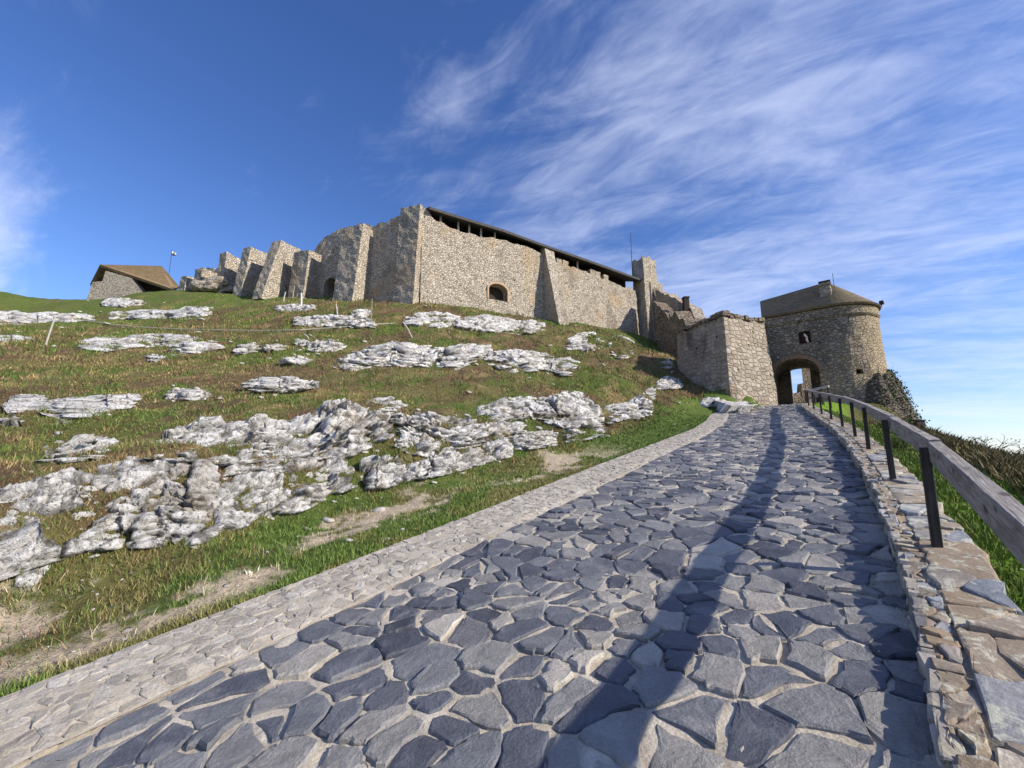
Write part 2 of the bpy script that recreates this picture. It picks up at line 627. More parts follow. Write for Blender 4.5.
M_FLAG = paving_mat('grey_flagstones', ((0.0, (0.052, 0.057, 0.074)), (0.22, (0.105, 0.111, 0.130)), (0.42, (0.170, 0.173, 0.180)), (0.55, (0.27, 0.255, 0.228)), (0.66, (0.085, 0.092, 0.112)), (0.80, (0.195, 0.195, 0.196)), (0.93, (0.32, 0.295, 0.255)), (1.0, (0.44, 0.40, 0.34))), 0.52, bump=0.9)
M_GUT = paving_mat('pale_gutter_stones', ((0.0, (0.30, 0.27, 0.225)), (0.35, (0.38, 0.345, 0.29)), (0.7, (0.42, 0.38, 0.32)), (1.0, (0.48, 0.445, 0.39))), 0.9, (0.26, 0.235, 0.20), 0.5, bump=1.0, spec=0.15)
M_COPE = paving_mat('lichened_coping_stones', ((0.0, (0.20, 0.22, 0.25)), (0.22, (0.27, 0.22, 0.165)), (0.5, (0.30, 0.225, 0.145)), (0.72, (0.25, 0.20, 0.155)), (0.88, (0.40, 0.345, 0.27)), (1.0, (0.24, 0.26, 0.29))), 0.8, (0.56, 0.55, 0.43), 0.75, spec=0.25)
M_RUBEDGE = paving_mat('rubble_facing', ((0.0, (0.16, 0.16, 0.16)), (0.4, (0.30, 0.27, 0.23)), (0.75, (0.42, 0.38, 0.32)), (1.0, (0.50, 0.46, 0.40))), 0.85, (0.42, 0.38, 0.24), 0.4, spec=0.2)

m, n = new_mat('sandy_mortar')
tc = n.n('ShaderNodeTexCoord').outputs['Object']
a = n.noise(tc, 4, 5, 0.6)
b = n.noise(tc, 90, 4, 0.7)
v = n.voro(tc, 42)
col = n.mix(n.step(a, 0.35, 0.65), (0.42, 0.365, 0.285), (0.56, 0.50, 0.405))
col = n.mix(0.6, col, n.ramp(b, (0.3, 0.62), (0.72, 1.3)), 'MULTIPLY')
finish(n, col, 0.95, n.math('ADD', n.math('ADD', n.math('MULTIPLY', b, 0.5), a), n.math('MULTIPLY', v.outputs['Distance'], -0.3)), 0.7, 0.015, 0.15)
M_MORTAR = m

M_WALLMORTAR = plain_mat('brown_wall_mortar', (0.20, 0.17, 0.13), (0.30, 0.26, 0.20), 5, bump=0.8)

# limestone outcrop
m, n = new_mat('white_limestone')
tc = n.n('ShaderNodeTexCoord').outputs['Object']
at_ = n.n('ShaderNodeAttribute', attribute_name='crev')
a = n.noise(tc, 3.2, 7, 0.66, 0.6)
b = n.noise(tc, 14, 6, 0.7, 0.4)
c = n.noise(tc, 0.9, 4, 0.55)
d_ = n.noise(tc, 45, 4, 0.7)
col = n.mix(n.step(b, 0.32, 0.66), (0.62, 0.60, 0.57), (0.86, 0.845, 0.81))
col = n.mix(n.math('MULTIPLY', n.step(c, 0.56, 0.70), 0.5), col, (0.46, 0.38, 0.28))
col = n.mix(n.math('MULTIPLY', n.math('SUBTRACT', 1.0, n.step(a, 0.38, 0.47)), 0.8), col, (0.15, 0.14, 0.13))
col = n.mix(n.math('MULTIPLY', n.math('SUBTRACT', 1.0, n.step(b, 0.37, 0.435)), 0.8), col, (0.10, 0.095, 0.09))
mossn = n.noise(tc, 1.7, 5, 0.65)
col = n.mix(n.math('MULTIPLY', n.step(mossn, 0.58, 0.66), 0.75), col, (0.13, 0.10, 0.06))
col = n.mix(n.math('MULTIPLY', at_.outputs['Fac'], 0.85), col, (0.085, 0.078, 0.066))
col = n.mix(0.5, col, n.ramp(d_, (0.3, 0.68), (0.72, 1.3)), 'MULTIPLY')
finish(n, col, 0.95, n.math('ADD', n.math('ADD', n.math('MULTIPLY', a, 1.6), b), n.math('MULTIPLY', d_, 0.4)), 1.0, 0.07, 0.15)
M_ROCK = m

# hillside ground: colours of the plant cover and bare soil come from a painted-on cover map (vertex colours)
m, n = new_mat('hill_ground')
tc = n.n('ShaderNodeTexCoord').outputs['Object']
vc = n.n('ShaderNodeAttribute', attribute_name='cover')
a = n.noise(tc, 7, 6, 0.68, 0.3)
b = n.noise(tc, 34, 5, 0.7)
c = n.noise(tc, 1.6, 5, 0.6)
col = n.mix(0.85, vc.outputs['Color'], n.ramp(a, (0.22, 0.45), (0.5, 0.95), (0.78, 1.55)), 'MULTIPLY')
col = n.mix(0.7, col, n.ramp(b, (0.3, 0.55), (0.72, 1.45)), 'MULTIPLY')
pe = n.voro(tc, 5.0)
pr = n.n('ShaderNodeSeparateColor', {0: pe.outputs['Color']})
pm = n.math('MULTIPLY', n.math('SUBTRACT', 1.0, n.step(pe.outputs['Distance'], 0.12, 0.2)), n.step(pr.outputs[0], 0.86, 0.9))
pe2 = n.voro(tc, 14.0)
pr2 = n.n('ShaderNodeSeparateColor', {0: pe2.outputs['Color']})
pm2 = n.math('MULTIPLY', n.math('SUBTRACT', 1.0, n.step(pe2.outputs['Distance'], 0.16, 0.26)), n.step(pr2.outputs[0], 0.80, 0.84))
pe3 = n.voro(tc, 26.0)
pr3 = n.n('ShaderNodeSeparateColor', {0: pe3.outputs['Color']})
lum = n.n('ShaderNodeSeparateColor', {0: vc.outputs['Color']})
pm3 = n.math('MULTIPLY', n.math('SUBTRACT', 1.0, n.step(pe3.outputs['Distance'], 0.22, 0.36)), n.step(pr3.outputs[0], 0.55, 0.6))
pm3 = n.math('MULTIPLY', pm3, n.step(lum.outputs[0], 0.30, 0.45))
col = n.mix(n.math('MULTIPLY', n.math('MAXIMUM', n.math('MAXIMUM', pm, pm2), pm3), 0.8), col, (0.52, 0.485, 0.42))
finish(n, col, 1.0, n.math('ADD', n.math('ADD', a, n.math('MULTIPLY', b, 0.5)), n.math('MULTIPLY', n.math('MAXIMUM', pm, pm3), 0.8)), 1.0, 0.09, 0.1)
M_HILL = m


def leafy_mat(name, stops, trans=0.15):
    m, n = new_mat(name)
    geo = n.n('ShaderNodeNewGeometry')
    vc = n.n('ShaderNodeAttribute', attribute_name='cover')
    r = n.ramp(geo.outputs['Random Per Island'], *stops)
    col = n.mix(1.0, vc.outputs['Color'], r, 'MULTIPLY') if name.startswith('cover') else r
    p = finish(n, col, 0.7, spec=0.2)
    p.inputs['Transmission Weight'].default_value = 0.0
    p.inputs['Subsurface Weight'].default_value = 0.0
    return m


M_BLADE = leafy_mat('cover_blades', ((0, 0.75), (0.5, 1.15), (1, 1.7)))
M_GREENBLADE = leafy_mat('green_blades', ((0, (0.07, 0.12, 0.015)), (0.5, (0.12, 0.19, 0.025)), (0.85, (0.17, 0.23, 0.04)), (1, (0.25, 0.22, 0.08))))
M_TWIG = leafy_mat('dry_twigs', ((0, (0.07, 0.06, 0.045)), (0.5, (0.14, 0.12, 0.09)), (1, (0.30, 0.27, 0.22))))
M_SHRUBLEAF = leafy_mat('shrub_leaves', ((0, (0.045, 0.055, 0.02)), (0.5, (0.09, 0.10, 0.035)), (1, (0.17, 0.14, 0.06))))
M_IVY = leafy_mat('ivy_leaves', ((0, (0.02, 0.035, 0.012)), (0.6, (0.045, 0.075, 0.02)), (1, (0.09, 0.12, 0.03))))

# ------------------------------------------------------------------ terrain
# surveyed points: image position -> distance along +Y
SURV = [
    (0, 590, 4.3), (0, 495, 4.85), (0, 440, 8), (0, 405, 12), (0, 370, 18), (0, 340, 27), (0, 320, 36), (0, 299, 47),
    (0, 303.5, 58), (40, 303, 60), (-60, 305, 55), (-60, 301, 44), (-60, 318, 35), (-60, 342, 26), (-120, 302, 42), (50, 565, 4.7), (50, 485, 5.25), (100, 556, 5.0), (100, 480, 5.7), (100, 450, 7.9), (100, 405, 12.5), (100, 370, 19), (100, 340, 29), (100, 318, 39), (100, 300, 49),
    (150, 548, 5.25), (150, 470, 6.0), (195, 544, 5.4), (203, 466, 6.4), (200, 440, 8.3), (200, 405, 12.5), (200, 370, 20), (200, 340, 29), (200, 315, 39), (200, 293, 48), (150, 292.5, 49.5), (170, 291.5, 49.5),
    (250, 525, 6.1), (250, 468, 7.0), (297, 509, 6.7), (300, 464, 7.6), (300, 448, 8.6), (300, 412, 11), (300, 380, 17.5), (300, 345, 27), (300, 315, 37.5), (300, 299, 44.5),
    (345, 493, 7.6), (350, 460, 8.3), (350, 408, 11), (409, 480, 8.5), (415, 454, 9.3), (420, 425, 11.5), (420, 395, 16), (420, 365, 23), (420, 335, 31.5), (420, 303, 41.5),
    (460, 468, 9.6), (463, 448, 10.5), (507, 457, 10.9), (507, 440, 11.8), (500, 400, 16.5), (500, 370, 23), (500, 340, 33), (500, 314, 44),
    (555, 442, 13.8), (555, 425, 14.7), (545, 395, 19), (545, 360, 30), (545, 320, 48.5),
    (597, 425, 17.9), (597, 410, 19), (600, 380, 25), (600, 352, 36), (600, 328, 51),
    (630, 414, 21.5), (630, 398, 23), (640, 386, 26), (640, 365, 33), (640, 336, 54), (655, 403, 26), (665, 392, 28.5), (670, 375, 33), (675, 360, 36.5),
    (700, 404, 28), (700, 392, 30), (722, 388, 30), (729, 385, 29.6), (745, 397, 29.2), (778, 398.5, 30.3),
]
ctrl = [tuple(at(*p)) for p in SURV]
# the same slope goes on to the left of the picture
for p in SURV[:8] + SURV[17:25]:
    q = at(*p)
    for ds in (14, 34):
        ctrl.append((q[0] - ds * S2[0], q[1] - ds * S2[1], q[2] - M * ds * (0.8 if q[2] < 8 else 0.35)))
# foot of the slope along the gutter, and the grass strip
for s in np.arange(-30, 32, 2.0):
    ctrl.append(tuple(W(s, float(tLo(s)) + 0.05, float(roadz(s)) - 0.03)))
    if s < 12:
        ctrl.append(tuple(W(s, float(tLo(s)) + 1.0, float(roadz(s)) + 0.10)))
for s in (33, 35, 37):
    ctrl.append(tuple(W(s, float(tLo(s)) + 0.4, float(roadz(s)))))
# plateau inside and behind the castle
for x, y, z in ((-75, 62, 21.5), (-60, 75, 22.5), (-40, 70, 21), (-20, 72, 20.5), (0, 70, 19), (15, 72, 18.5), (-30, 100, 21), (20, 100, 18), (-80, 100, 21), (28, 60, 12), (30, 44, 5.4), (24, 42, 5.4), (20, 40, 7.0), (34, 38, 4.5)):
    ctrl.append((x, y, z))
ctrl = np.array(ctrl)


def _U(d2):
    return np.where(d2 > 1e-12, d2 * np.log(np.maximum(d2, 1e-12)), 0.0)


_sc = 20.0
_c = ctrl[:, :2] / _sc
_n = len(_c)
_K = _U(((_c[:, None] - _c[None]) ** 2).sum(-1)) + np.eye(_n) * 2e-4
_P = np.c_[np.ones(_n), _c]
_sol = np.linalg.solve(np.block([[_K, _P], [_P.T, np.zeros((3, 3))]]), np.r_[ctrl[:, 2], np.zeros(3)])


def tps(x, y):
    sh = np.shape(x)
    q = np.c_[np.ravel(x), np.ravel(y)] / _sc
    out = np.empty(len(q))
    for i in range(0, len(q), 20000):
        b = q[i:i + 20000]
        out[i:i + 20000] = _U(((b[:, None] - _c[None]) ** 2).sum(-1)) @ _sol[:_n] + _sol[_n] + b @ _sol[_n + 1:]
    return out.reshape(sh)


def terrain(x, y, detail=True):
    x = np.asarray(x, float)
    y = np.asarray(y, float)
    s, t = st(x, y)
    rz = roadz(np.clip(s, -40, 60))
    lo, rr = tLo(s), tR(s)
    r = np.hypot(x, y)
    far = ease(r, 95, 150)
    xx = x * np.where(r > 110, 110 / np.maximum(r, 1), 1)
    yy = y * np.where(r > 110, 110 / np.maximum(r, 1), 1)
    hill = tps(xx, yy)
    hill = np.clip(hill, rz - 4, 24)
    hill = hill * (1 - far) + np.minimum(hill, 18) * far - 0.35 * np.clip(r - 120, 0, 300)
    if detail:
        amp = ease(t - lo, 0.1, 2.5)
        hill = hill + amp * ((fbm(x * 0.5, y * 0.5, seed=3) - 0.5) * 0.55 + (fbm(x * 2.2, y * 2.2, seed=5) - 0.5) * 0.16)
        hill = hill + ease(t - lo, 0.0, 0.3) * (fbm(x * 5, y * 5, seed=9) - 0.4) * 0.05
    # right-hand bank, then the drop to the valley
    u = (rr - 0.45) - t
    bank = rz + 0.10 - 0.10 * np.clip(u, 0, 1.3)
    bank = bank - 1.5 * ease(s, 15, 25) * ease(u, 0.3, 2.2)
    bank = bank - 0.42 * np.clip(u - 1.3, 0, 2.4) - 0.75 * np.clip(u - 3.7, 0, 90)
    if detail:
        bank = bank + ease(u, 0.1, 1.0) * ((fbm(x * 1.3, y * 1.3, seed=21) - 0.5) * 0.25)
    road = rz - 0.07
    z = np.where(t > lo, hill, np.where(u > 0, bank, road))
    e = ease(t, lo - 0.05, lo + 0.12)
    z = np.where((t > lo - 0.05) & (t < lo + 0.12), road * (1 - e) + np.minimum(hill, road + 0.06) * e, z)
    z = np.where((u <= 0) & (u > -0.2), rz - 0.07, z)
    # inside the gate passage and courtyard
    yard = ease(s, 36, 37.5) * (1 - ease(np.abs(t - 0.7), 4, 7)) * (1 - ease(s, 50, 56))
    z = z * (1 - yard) + yard * (float(roadz(40)) - 0.07)
    return np.where(r > 400, np.minimum(z, -50 - 0.01 * r), z)


def ground_hit(px, py, tmax=75.0):
    r = ray(px, py)
    k = np.geomspace(2.0, tmax, 420)
    x, y, z = r[0] * k, r[1] * k, CAM_H + r[2] * k
    below = z < terrain(x, y)
    i = int(np.argmax(below)) if below.any() else len(k) - 1
    if i == 0:
        i = 1
    kk = np.linspace(k[i - 1], k[i], 30)
    x, y, z = r[0] * kk, r[1] * kk, CAM_H + r[2] * kk
    b = z < terrain(x, y)
    j = int(np.argmax(b)) if b.any() else 29
    return np.array([x[j], y[j], z[j]])


def cover(x, y):
    """plant cover colour of the ground (linear) by place"""
    s, t = st(x, y)
    lo = tLo(s)
    d = t - lo
    u = (tR(s) - 0.45) - t
    # streaks that follow the contours of the hill
    n1 = fbm(s * 0.24, t * 0.55, seed=31, oct=6, gain=0.6)
    n2 = fbm(s * 0.42 + 7, t * 0.8, seed=37, oct=6, gain=0.6)
    n3 = fbm(x * 1.3, y * 1.3, seed=41, oct=4)
    n4 = fbm(s * 0.5, t * 1.3, seed=47, oct=4)
    green = np.array([0.082, 0.108, 0.024])
    olive = np.array([0.122, 0.104, 0.042])
    rust = np.array([0.112, 0.066, 0.045])
    straw = np.array([0.235, 0.165, 0.080])
    soil = np.array([0.44, 0.36, 0.255])
    lush = np.array([0.084, 0.122, 0.026])

    def mixc(a, b, f):
        return a * (1 - f[..., None]) + b * f[..., None]
    c = np.broadcast_to(olive, x.shape + (3,)).copy()
    c = mixc(c, green, ease(n1, 0.42, 0.57) * 0.9)
    c = mixc(c, rust, ease(n2 + (n3 - 0.5) * 0.25, 0.51, 0.63) * 0.72)
    c = mixc(c, straw, ease(n4, 0.60, 0.74) * 0.7)
    # strip of turf and bare earth beside the road
    strip = 1 - ease(d + (n3 - 0.5) * 0.8, 2.0, 2.9)
    far_ = ease(s, 9, 15)
    st_c = np.broadcast_to(np.array([0.080, 0.118, 0.026]), x.shape + (3,)).copy()
    st_c = mixc(st_c, straw * 0.8, ease(n3, 0.36, 0.58) * 0.5 * (1 - far_))
    bare = ease(fbm(s * 0.6, t * 1.5, seed=53, oct=6, gain=0.66) + 0.07 * np.exp(-((d - 1.1) / 0.7) ** 2) + 0.11 * ease(2.8 - s, 0, 3), 0.56, 0.63) * (1 - far_ * 0.95) * ease(d, 0.22, 0.5)
    st_c = mixc(st_c, soil, bare)
    st_c = mixc(st_c, lush, far_ * 0.8)
    c = mixc(c, st_c, strip)
    # lush top edge by the castle walls
    c = mixc(c, lush * 0.95, ease(np.hypot(x + 10, y - 4), 38, 46) * ease(n1, 0.3, 0.5) * (s < 80) * 0.8)
    right = (u > 0) * 1.0
    rc = np.broadcast_to(np.array([0.11, 0.19, 0.02]), x.shape + (3,)).copy()
    rc = mixc(rc, np.array([0.10, 0.095, 0.035]), ease(u + (n3 - 0.5) * 1.0, 0.8, 1.4))
    c = mixc(c, rc, right)
    return c * 1.28, bare * strip


th = np.concatenate([np.linspace(-62, 62, 560), np.linspace(62, 298, 120)[1:-1]])
rad = np.concatenate([np.linspace(0.25, 1.4, 6), np.geomspace(1.5, 100, 300), np.geomspace(103, 5000, 34)])
TH, RD = np.meshgrid(np.radians(th), rad, indexing='ij')
tx, ty = RD * np.sin(TH), RD * np.cos(TH)
tz = terrain(tx, ty)
cc, _ = cover(tx, ty)
gf = grid_faces(len(th), len(rad), wrap=True)
hillside = mesh_obj('hillside', np.stack([tx, ty, tz], -1), gf[:, ::-1].copy(), M_HILL, smooth=True)
ca = hillside.data.color_attributes.new('cover', 'FLOAT_COLOR', 'POINT')
ca.data.foreach_set('color', np.concatenate([cc.reshape(-1, 3), np.ones((cc.size // 3, 1))], 1).astype(np.float32).ravel())
tag(hillside, 'grassy limestone hillside rising to the castle, turf and bare earth', kind='structure')


# ------------------------------------------------------------------ paving stones (irregular polygons)
def cells(u0, u1, v0, v1, su, sv, seed, jit=0.44, drop=0.17):
    """irregular polygon cells over a rectangle: clipped bisectors of jittered seeds"""
    r = np.random.default_rng(seed)
    nu, nv = max(1, round((u1 - u0) / su)), max(1, round((v1 - v0) / sv))
    su, sv = (u1 - u0) / nu, (v1 - v0) / nv
    P = np.zeros((nu, nv, 2))
    P[..., 0] = u0 + (np.arange(nu)[:, None] + 0.5 + r.uniform(-jit, jit, (nu, nv))) * su
    P[..., 1] = v0 + (np.arange(nv)[None] + 0.5 + r.uniform(-jit, jit, (nu, nv))) * sv
    # rows broken like laid courses, a few seeds dropped so that some stones are large
    P[..., 0] += (np.arange(nv)[None] % 2) * su * 0.5
    keep = r.random((nu, nv)) > drop
    out = []
    for i in range(nu):
        for j in range(nv):
            if not keep[i, j]:
                continue
            c = P[i, j]
            poly = [(u0, v0), (u1, v0), (u1, v1), (u0, v1)]
            lim = 2.3
            poly = [(max(u0, c[0] - lim * su), max(v0, c[1] - lim * sv)), (min(u1, c[0] + lim * su), max(v0, c[1] - lim * sv)),
                    (min(u1, c[0] + lim * su), min(v1, c[1] + lim * sv)), (max(u0, c[0] - lim * su), min(v1, c[1] + lim * sv))]
            for a in range(max(0, i - 3), min(nu, i + 4)):
                for b in range(max(0, j - 3), min(nv, j + 4)):
                    if (a == i and b == j) or not keep[a, b] or not poly:
                        continue
                    q = P[a, b]
                    nx, ny = q[0] - c[0], q[1] - c[1]
                    mx, my = (q[0] + c[0]) / 2, (q[1] + c[1]) / 2
                    new = []
                    L = len(poly)
                    ds = [(p[0] - mx) * nx + (p[1] - my) * ny for p in poly]
                    if max(ds) <= 0:
                        continue
                    for k in range(L):
                        p, p2, d, d2 = poly[k], poly[(k + 1) % L], ds[k], ds[(k + 1) % L]
                        if d <= 0:
                            new.append(p)
                        if d * d2 < 0:
                            f = d / (d - d2)
                            new.append((p[0] + (p2[0] - p[0]) * f, p[1] + (p2[1] - p[1]) * f))
                    poly = new
            if len(poly) >= 3:
                out.append(np.array(poly))
    return out


def inset(poly, g):
    """move each edge of a convex polygon inwards"""
    L = len(poly)
    area = 0.5 * sum(poly[k][0] * poly[(k + 1) % L][1] - poly[(k + 1) % L][0] * poly[k][1] for k in range(L))
    if area < 0:
        poly = poly[::-1]
    res = [tuple(p) for p in poly]
    for k in range(L):
        a, b = poly[k], poly[(k + 1) % L]
        e = np.hypot(*(b - a))
        if e < 1e-6:
            continue
        nx, ny = (b[1] - a[1]) / e, -(b[0] - a[0]) / e
        off = a[0] * nx + a[1] * ny - g
        new = []
        LL = len(res)
        for q in range(LL):
            p, p2 = res[q], res[(q + 1) % LL]
            d, d2 = p[0] * nx + p[1] * ny - off, p2[0] * nx + p2[1] * ny - off
            if d <= 0:
                new.append(p)
            if d * d2 < 0:
                f = d / (d - d2)
                new.append((p[0] + (p2[0] - p[0]) * f, p[1] + (p2[1] - p[1]) * f))
        res = new
        if len(res) < 3:
            return None
    return np.array(res)


def stones_mesh(polys, place, gap, hgt, tilt, bevel, seed, rough=0.012):
    """raised stones with worn edges; place(u, v, z) puts them into the world"""
    r = np.random.default_rng(seed)
    V, Fc = [], []
    for poly in polys:
        p = inset(poly, r.uniform(*gap))
        if p is None:
            continue
        ext = p.max(0) - p.min(0)
        if ext.min() < bevel * 2.2:
            continue
        # break the straight edges, then round the corners
        L = len(p)
        q = []
        for k in range(L):
            a, b = p[k], p[(k + 1) % L]
            ln = np.hypot(*(b - a))
            q.append(a)
            if ln > 0.12:
                m_ = (a + b) / 2 + r.normal(0, 0.055 * ln + rough * 0.3, 2)
                q.append(m_)
        p = np.array(q)
        p2 = np.empty((len(p) * 2, 2))
        nx = np.roll(p, -1, 0)
        p2[0::2] = p * 0.86 + nx * 0.14
        p2[1::2] = p * 0.14 + nx * 0.86
        p = p2 + r.normal(0, rough * 0.35, p2.shape)
        c = p.mean(0)
        h = r.uniform(*hgt)
        tx_, ty_ = r.normal(0, tilt, 2)
        ext = np.maximum(np.hypot(*(p - c).T), 1e-4)[:, None]
        k1 = np.clip(1 - bevel / ext, 0.5, 0.96)
        k2 = np.clip(1 - bevel * 3.2 / ext, 0.3, 0.88)
        rings = [(p, -0.05), (p + r.normal(0, 0.002, p.shape), h * 0.45), (c + (p - c) * k1, h * 0.92), (c + (p - c) * k2, h)]
        o = len(V)
        K = len(p)
        for ri, (q, z) in enumerate(rings):
            for g in q:
                dz = 0 if ri == 0 else (g[0] - c[0]) * tx_ + (g[1] - c[1]) * ty_ + (r.normal(0, rough * 0.16) if ri == 2 else 0)
                V.append(place(g[0], g[1], z + dz))
        V.append(place(c[0], c[1], h + r.normal(0, rough * 0.08)))
        for ri in range(3):
            for k in range(K):
                Fc.append((o + ri * K + k, o + ri * K + (k + 1) % K, o + (ri + 1) * K + (k + 1) % K, o + (ri + 1) * K + k))
        for k in range(K):
            Fc.append((o + 3 * K + k, o + 3 * K + (k + 1) % K, o + 4 * K))
    return V, Fc


def join_base(V, Fc, bv, bf):
    o = len(V)
    return list(V) + [tuple(p) for p in bv], list(Fc) + [tuple(int(i) + o for i in q) for q in bf]


RW = 3.75


def place_road(u, v, z):
    a, b = float(tR(u)), float(tLi(u))
    t = a + (b - a) * v / RW
    wav = 0.035 * math.sin(u * 0.9 + 0.4) * math.sin(v * 1.3) + 0.02 * math.sin(u * 2.3 + v)
    return tuple(W(u, t, float(roadz(u)) + z + wav * 0.5))


polys = cells(-6, 12, 0, RW, 0.232, 0.205, 11, 0.49, 0.29) + cells(12, 37, 0, RW, 0.28, 0.24, 12, 0.48, 0.24)
V, Fc = stones_mesh(polys, place_road, (0.004, 0.024), (0.004, 0.031), 0.040, 0.011, 5, 0.018)
nst = len(Fc)
for ua, ub, nu_, nv_ in ((-8, -1, 80, 24), (-1, 9, 400, 130), (9, 44, 420, 40)):
    ug, vg = np.meshgrid(np.linspace(ua, ub, nu_), np.linspace(-0.25, RW + 0.12, nv_), indexing='ij')
    bz = -0.005 + (fbm(ug * 2.2, vg * 2.2, seed=71, oct=3) - 0.5) * 0.022 + (fbm(ug * 7, vg * 7, seed=72, oct=4, gain=0.6) - 0.5) * 0.026
    bv = [place_road(a_, b_, c_) for a_, b_, c_ in zip(ug.ravel(), vg.ravel(), bz.ravel())]
    V, Fc = join_base(V, Fc, bv, grid_faces(nu_, nv_)[:, ::-1])
road = mesh_obj('road', V, Fc, None, mats=[M_FLAG, M_MORTAR], fmat=[0] * nst + [1] * (len(Fc) - nst))
fix_normals(road)
tag(road, 'steep lane of dark grey irregular flagstones set in sandy mortar', kind='structure')

GW = 0.85


def place_gut(u, v, z):
    a, b = float(tLi(u)) + 0.03, float(tLo(u)) + 0.03
    t = a + (b - a) * v / GW
    return tuple(W(u, t, float(roadz(u)) + z + 0.018 * float(ease(v, -0.02, 0.14)) + 0.02 * (v / GW)))


polys = cells(-6, 31.3, 0, GW, 0.105, 0.08, 21, 0.49, 0.25)
V, Fc = stones_mesh(polys, place_gut, (0.000, 0.008), (0.000, 0.013), 0.06, 0.009, 6, 0.010)
nst = len(Fc)
ug, vg = np.meshgrid(np.linspace(-6, 31.3, 520), np.linspace(-0.02, GW, 14), indexing='ij')
bv = [place_gut(a, b, 0.001 + 0.016 * (float(vn(a * 9, b * 9, seed=75)) - 0.5)) for a, b in zip(ug.ravel(), vg.ravel())]
V, Fc = join_base(V, Fc, bv, grid_faces(520, 14)[:, ::-1])
gut = mesh_obj('gutter_path', V, Fc, None, mats=[M_GUT, M_MORTAR], fmat=[0] * nst + [1] * (len(Fc) - nst))
fix_normals(gut)
tag(gut, 'pale strip of small rough limestone setts along the left edge of the lane', kind='structure')

# ------------------------------------------------------------------ low wall on the right
WH = 0.21
wh = lambda q: 0.115 + 0.075 * float(ease(q, 1.5, 6.0))
pw = thing('parapet_wall', W(4, -0.65, roadz(4)), 'low rubble wall with lichened coping stones along the right edge of the lane', 'low wall')
ug = np.linspace(-6, 31, 380)
prof = [(0.0, -0.12), (0.0, 0.06), (0.01, WH - 0.02), (0.20, WH), (0.44, WH), (0.46, -0.3)]
V = []
for i, u in enumerate(ug):
    for k, (d, z) in enumerate(prof):
        e = (vn(u * 4.1, z * 9 + k, seed=81) - 0.5) * (0.05 if k in (1, 2) else 0.02)
        V.append(W(u, float(tR(u)) - d - e, float(roadz(u)) + (z + wh(u) - WH if k in (2, 3, 4) else z)))
mesh_obj('wall_core', V, grid_faces(len(ug), len(prof)), M_WALLMORTAR, pw)


def place_cope(u, v, z):
    return tuple(W(u, float(tR(u)) - 0.02 - v, float(roadz(u)) + wh(u) + z))


edge_polys = cells(-6, 31, -0.015, 0.12, 0.13, 0.07, 33, 0.47)
polys = cells(-6, 3.6, 0.12, 0.47, 0.30, 0.20, 34, 0.48, 0.3) + cells(3.6, 31, 0.12, 0.47, 0.27, 0.14, 31, 0.46)
V, Fc = stones_mesh(polys, place_cope, (0.001, 0.009), (0.004, 0.030), 0.05, 0.008, 7, 0.014)
V1, F1 = stones_mesh(edge_polys, place_cope, (0.001, 0.010), (-0.004, 0.016), 0.10, 0.008, 9, 0.014)
V, Fc = join_base(V, Fc, V1, F1)
o = mesh_obj('coping_stones', V, Fc, M_COPE, pw)
fix_normals(o)


def place_face(u, v, z):
    # facing stones on the side toward the lane: v runs up the face, z outwards
    return tuple(W(u, float(tR(u)) + z * 0.8 - 0.005 + 0.01, float(roadz(u)) + v * wh(u) / WH))


polys = cells(-6, 31, -0.05, WH + 0.015, 0.17, 0.12, 35, 0.45)
V, Fc = stones_mesh(polys, place_face, (0.002, 0.010), (0.005, 0.04), 0.12, 0.010, 8, 0.016)
o = mesh_obj('facing_stones', V, Fc, M_RUBEDGE, pw)
fix_normals(o)

# ------------------------------------------------------------------ timber railing
RAIL_H = 0.975
rh = lambda q: 1.015 + 0.04 * float(ease(q, 0.5, 7.0))
post_s = [-1.2, 1.9, 4.95, 7.7, 10.7, 13.0, 15.5, 18.0, 20.9, 24.2, 27.4, 30.4]
tp = lambda s: float(tR(s)) - 0.24
rl = thing('wooden_railing', W(4.7, tp(4.7), roadz(4.7) + WH), 'long weathered grey timber railing on dark posts along the right-hand low wall', 'railing')
rnd = random.Random(3)
for s in post_s:
    z0, z1 = float(roadz(s)) + wh(s) - 0.05, float(roadz(s)) + rh(s) - 0.05
    mb = MB()
    a = W(s, tp(s), z0)
    b = W(s + rnd.uniform(-.02, .02), tp(s) + rnd.uniform(-.015, .015), z1)
    mb.beam(a, b, 0.065, 0.07, up=(S2[0], S2[1], 0))
    mb.build('post', M_POST, rl, bevel=0.008)


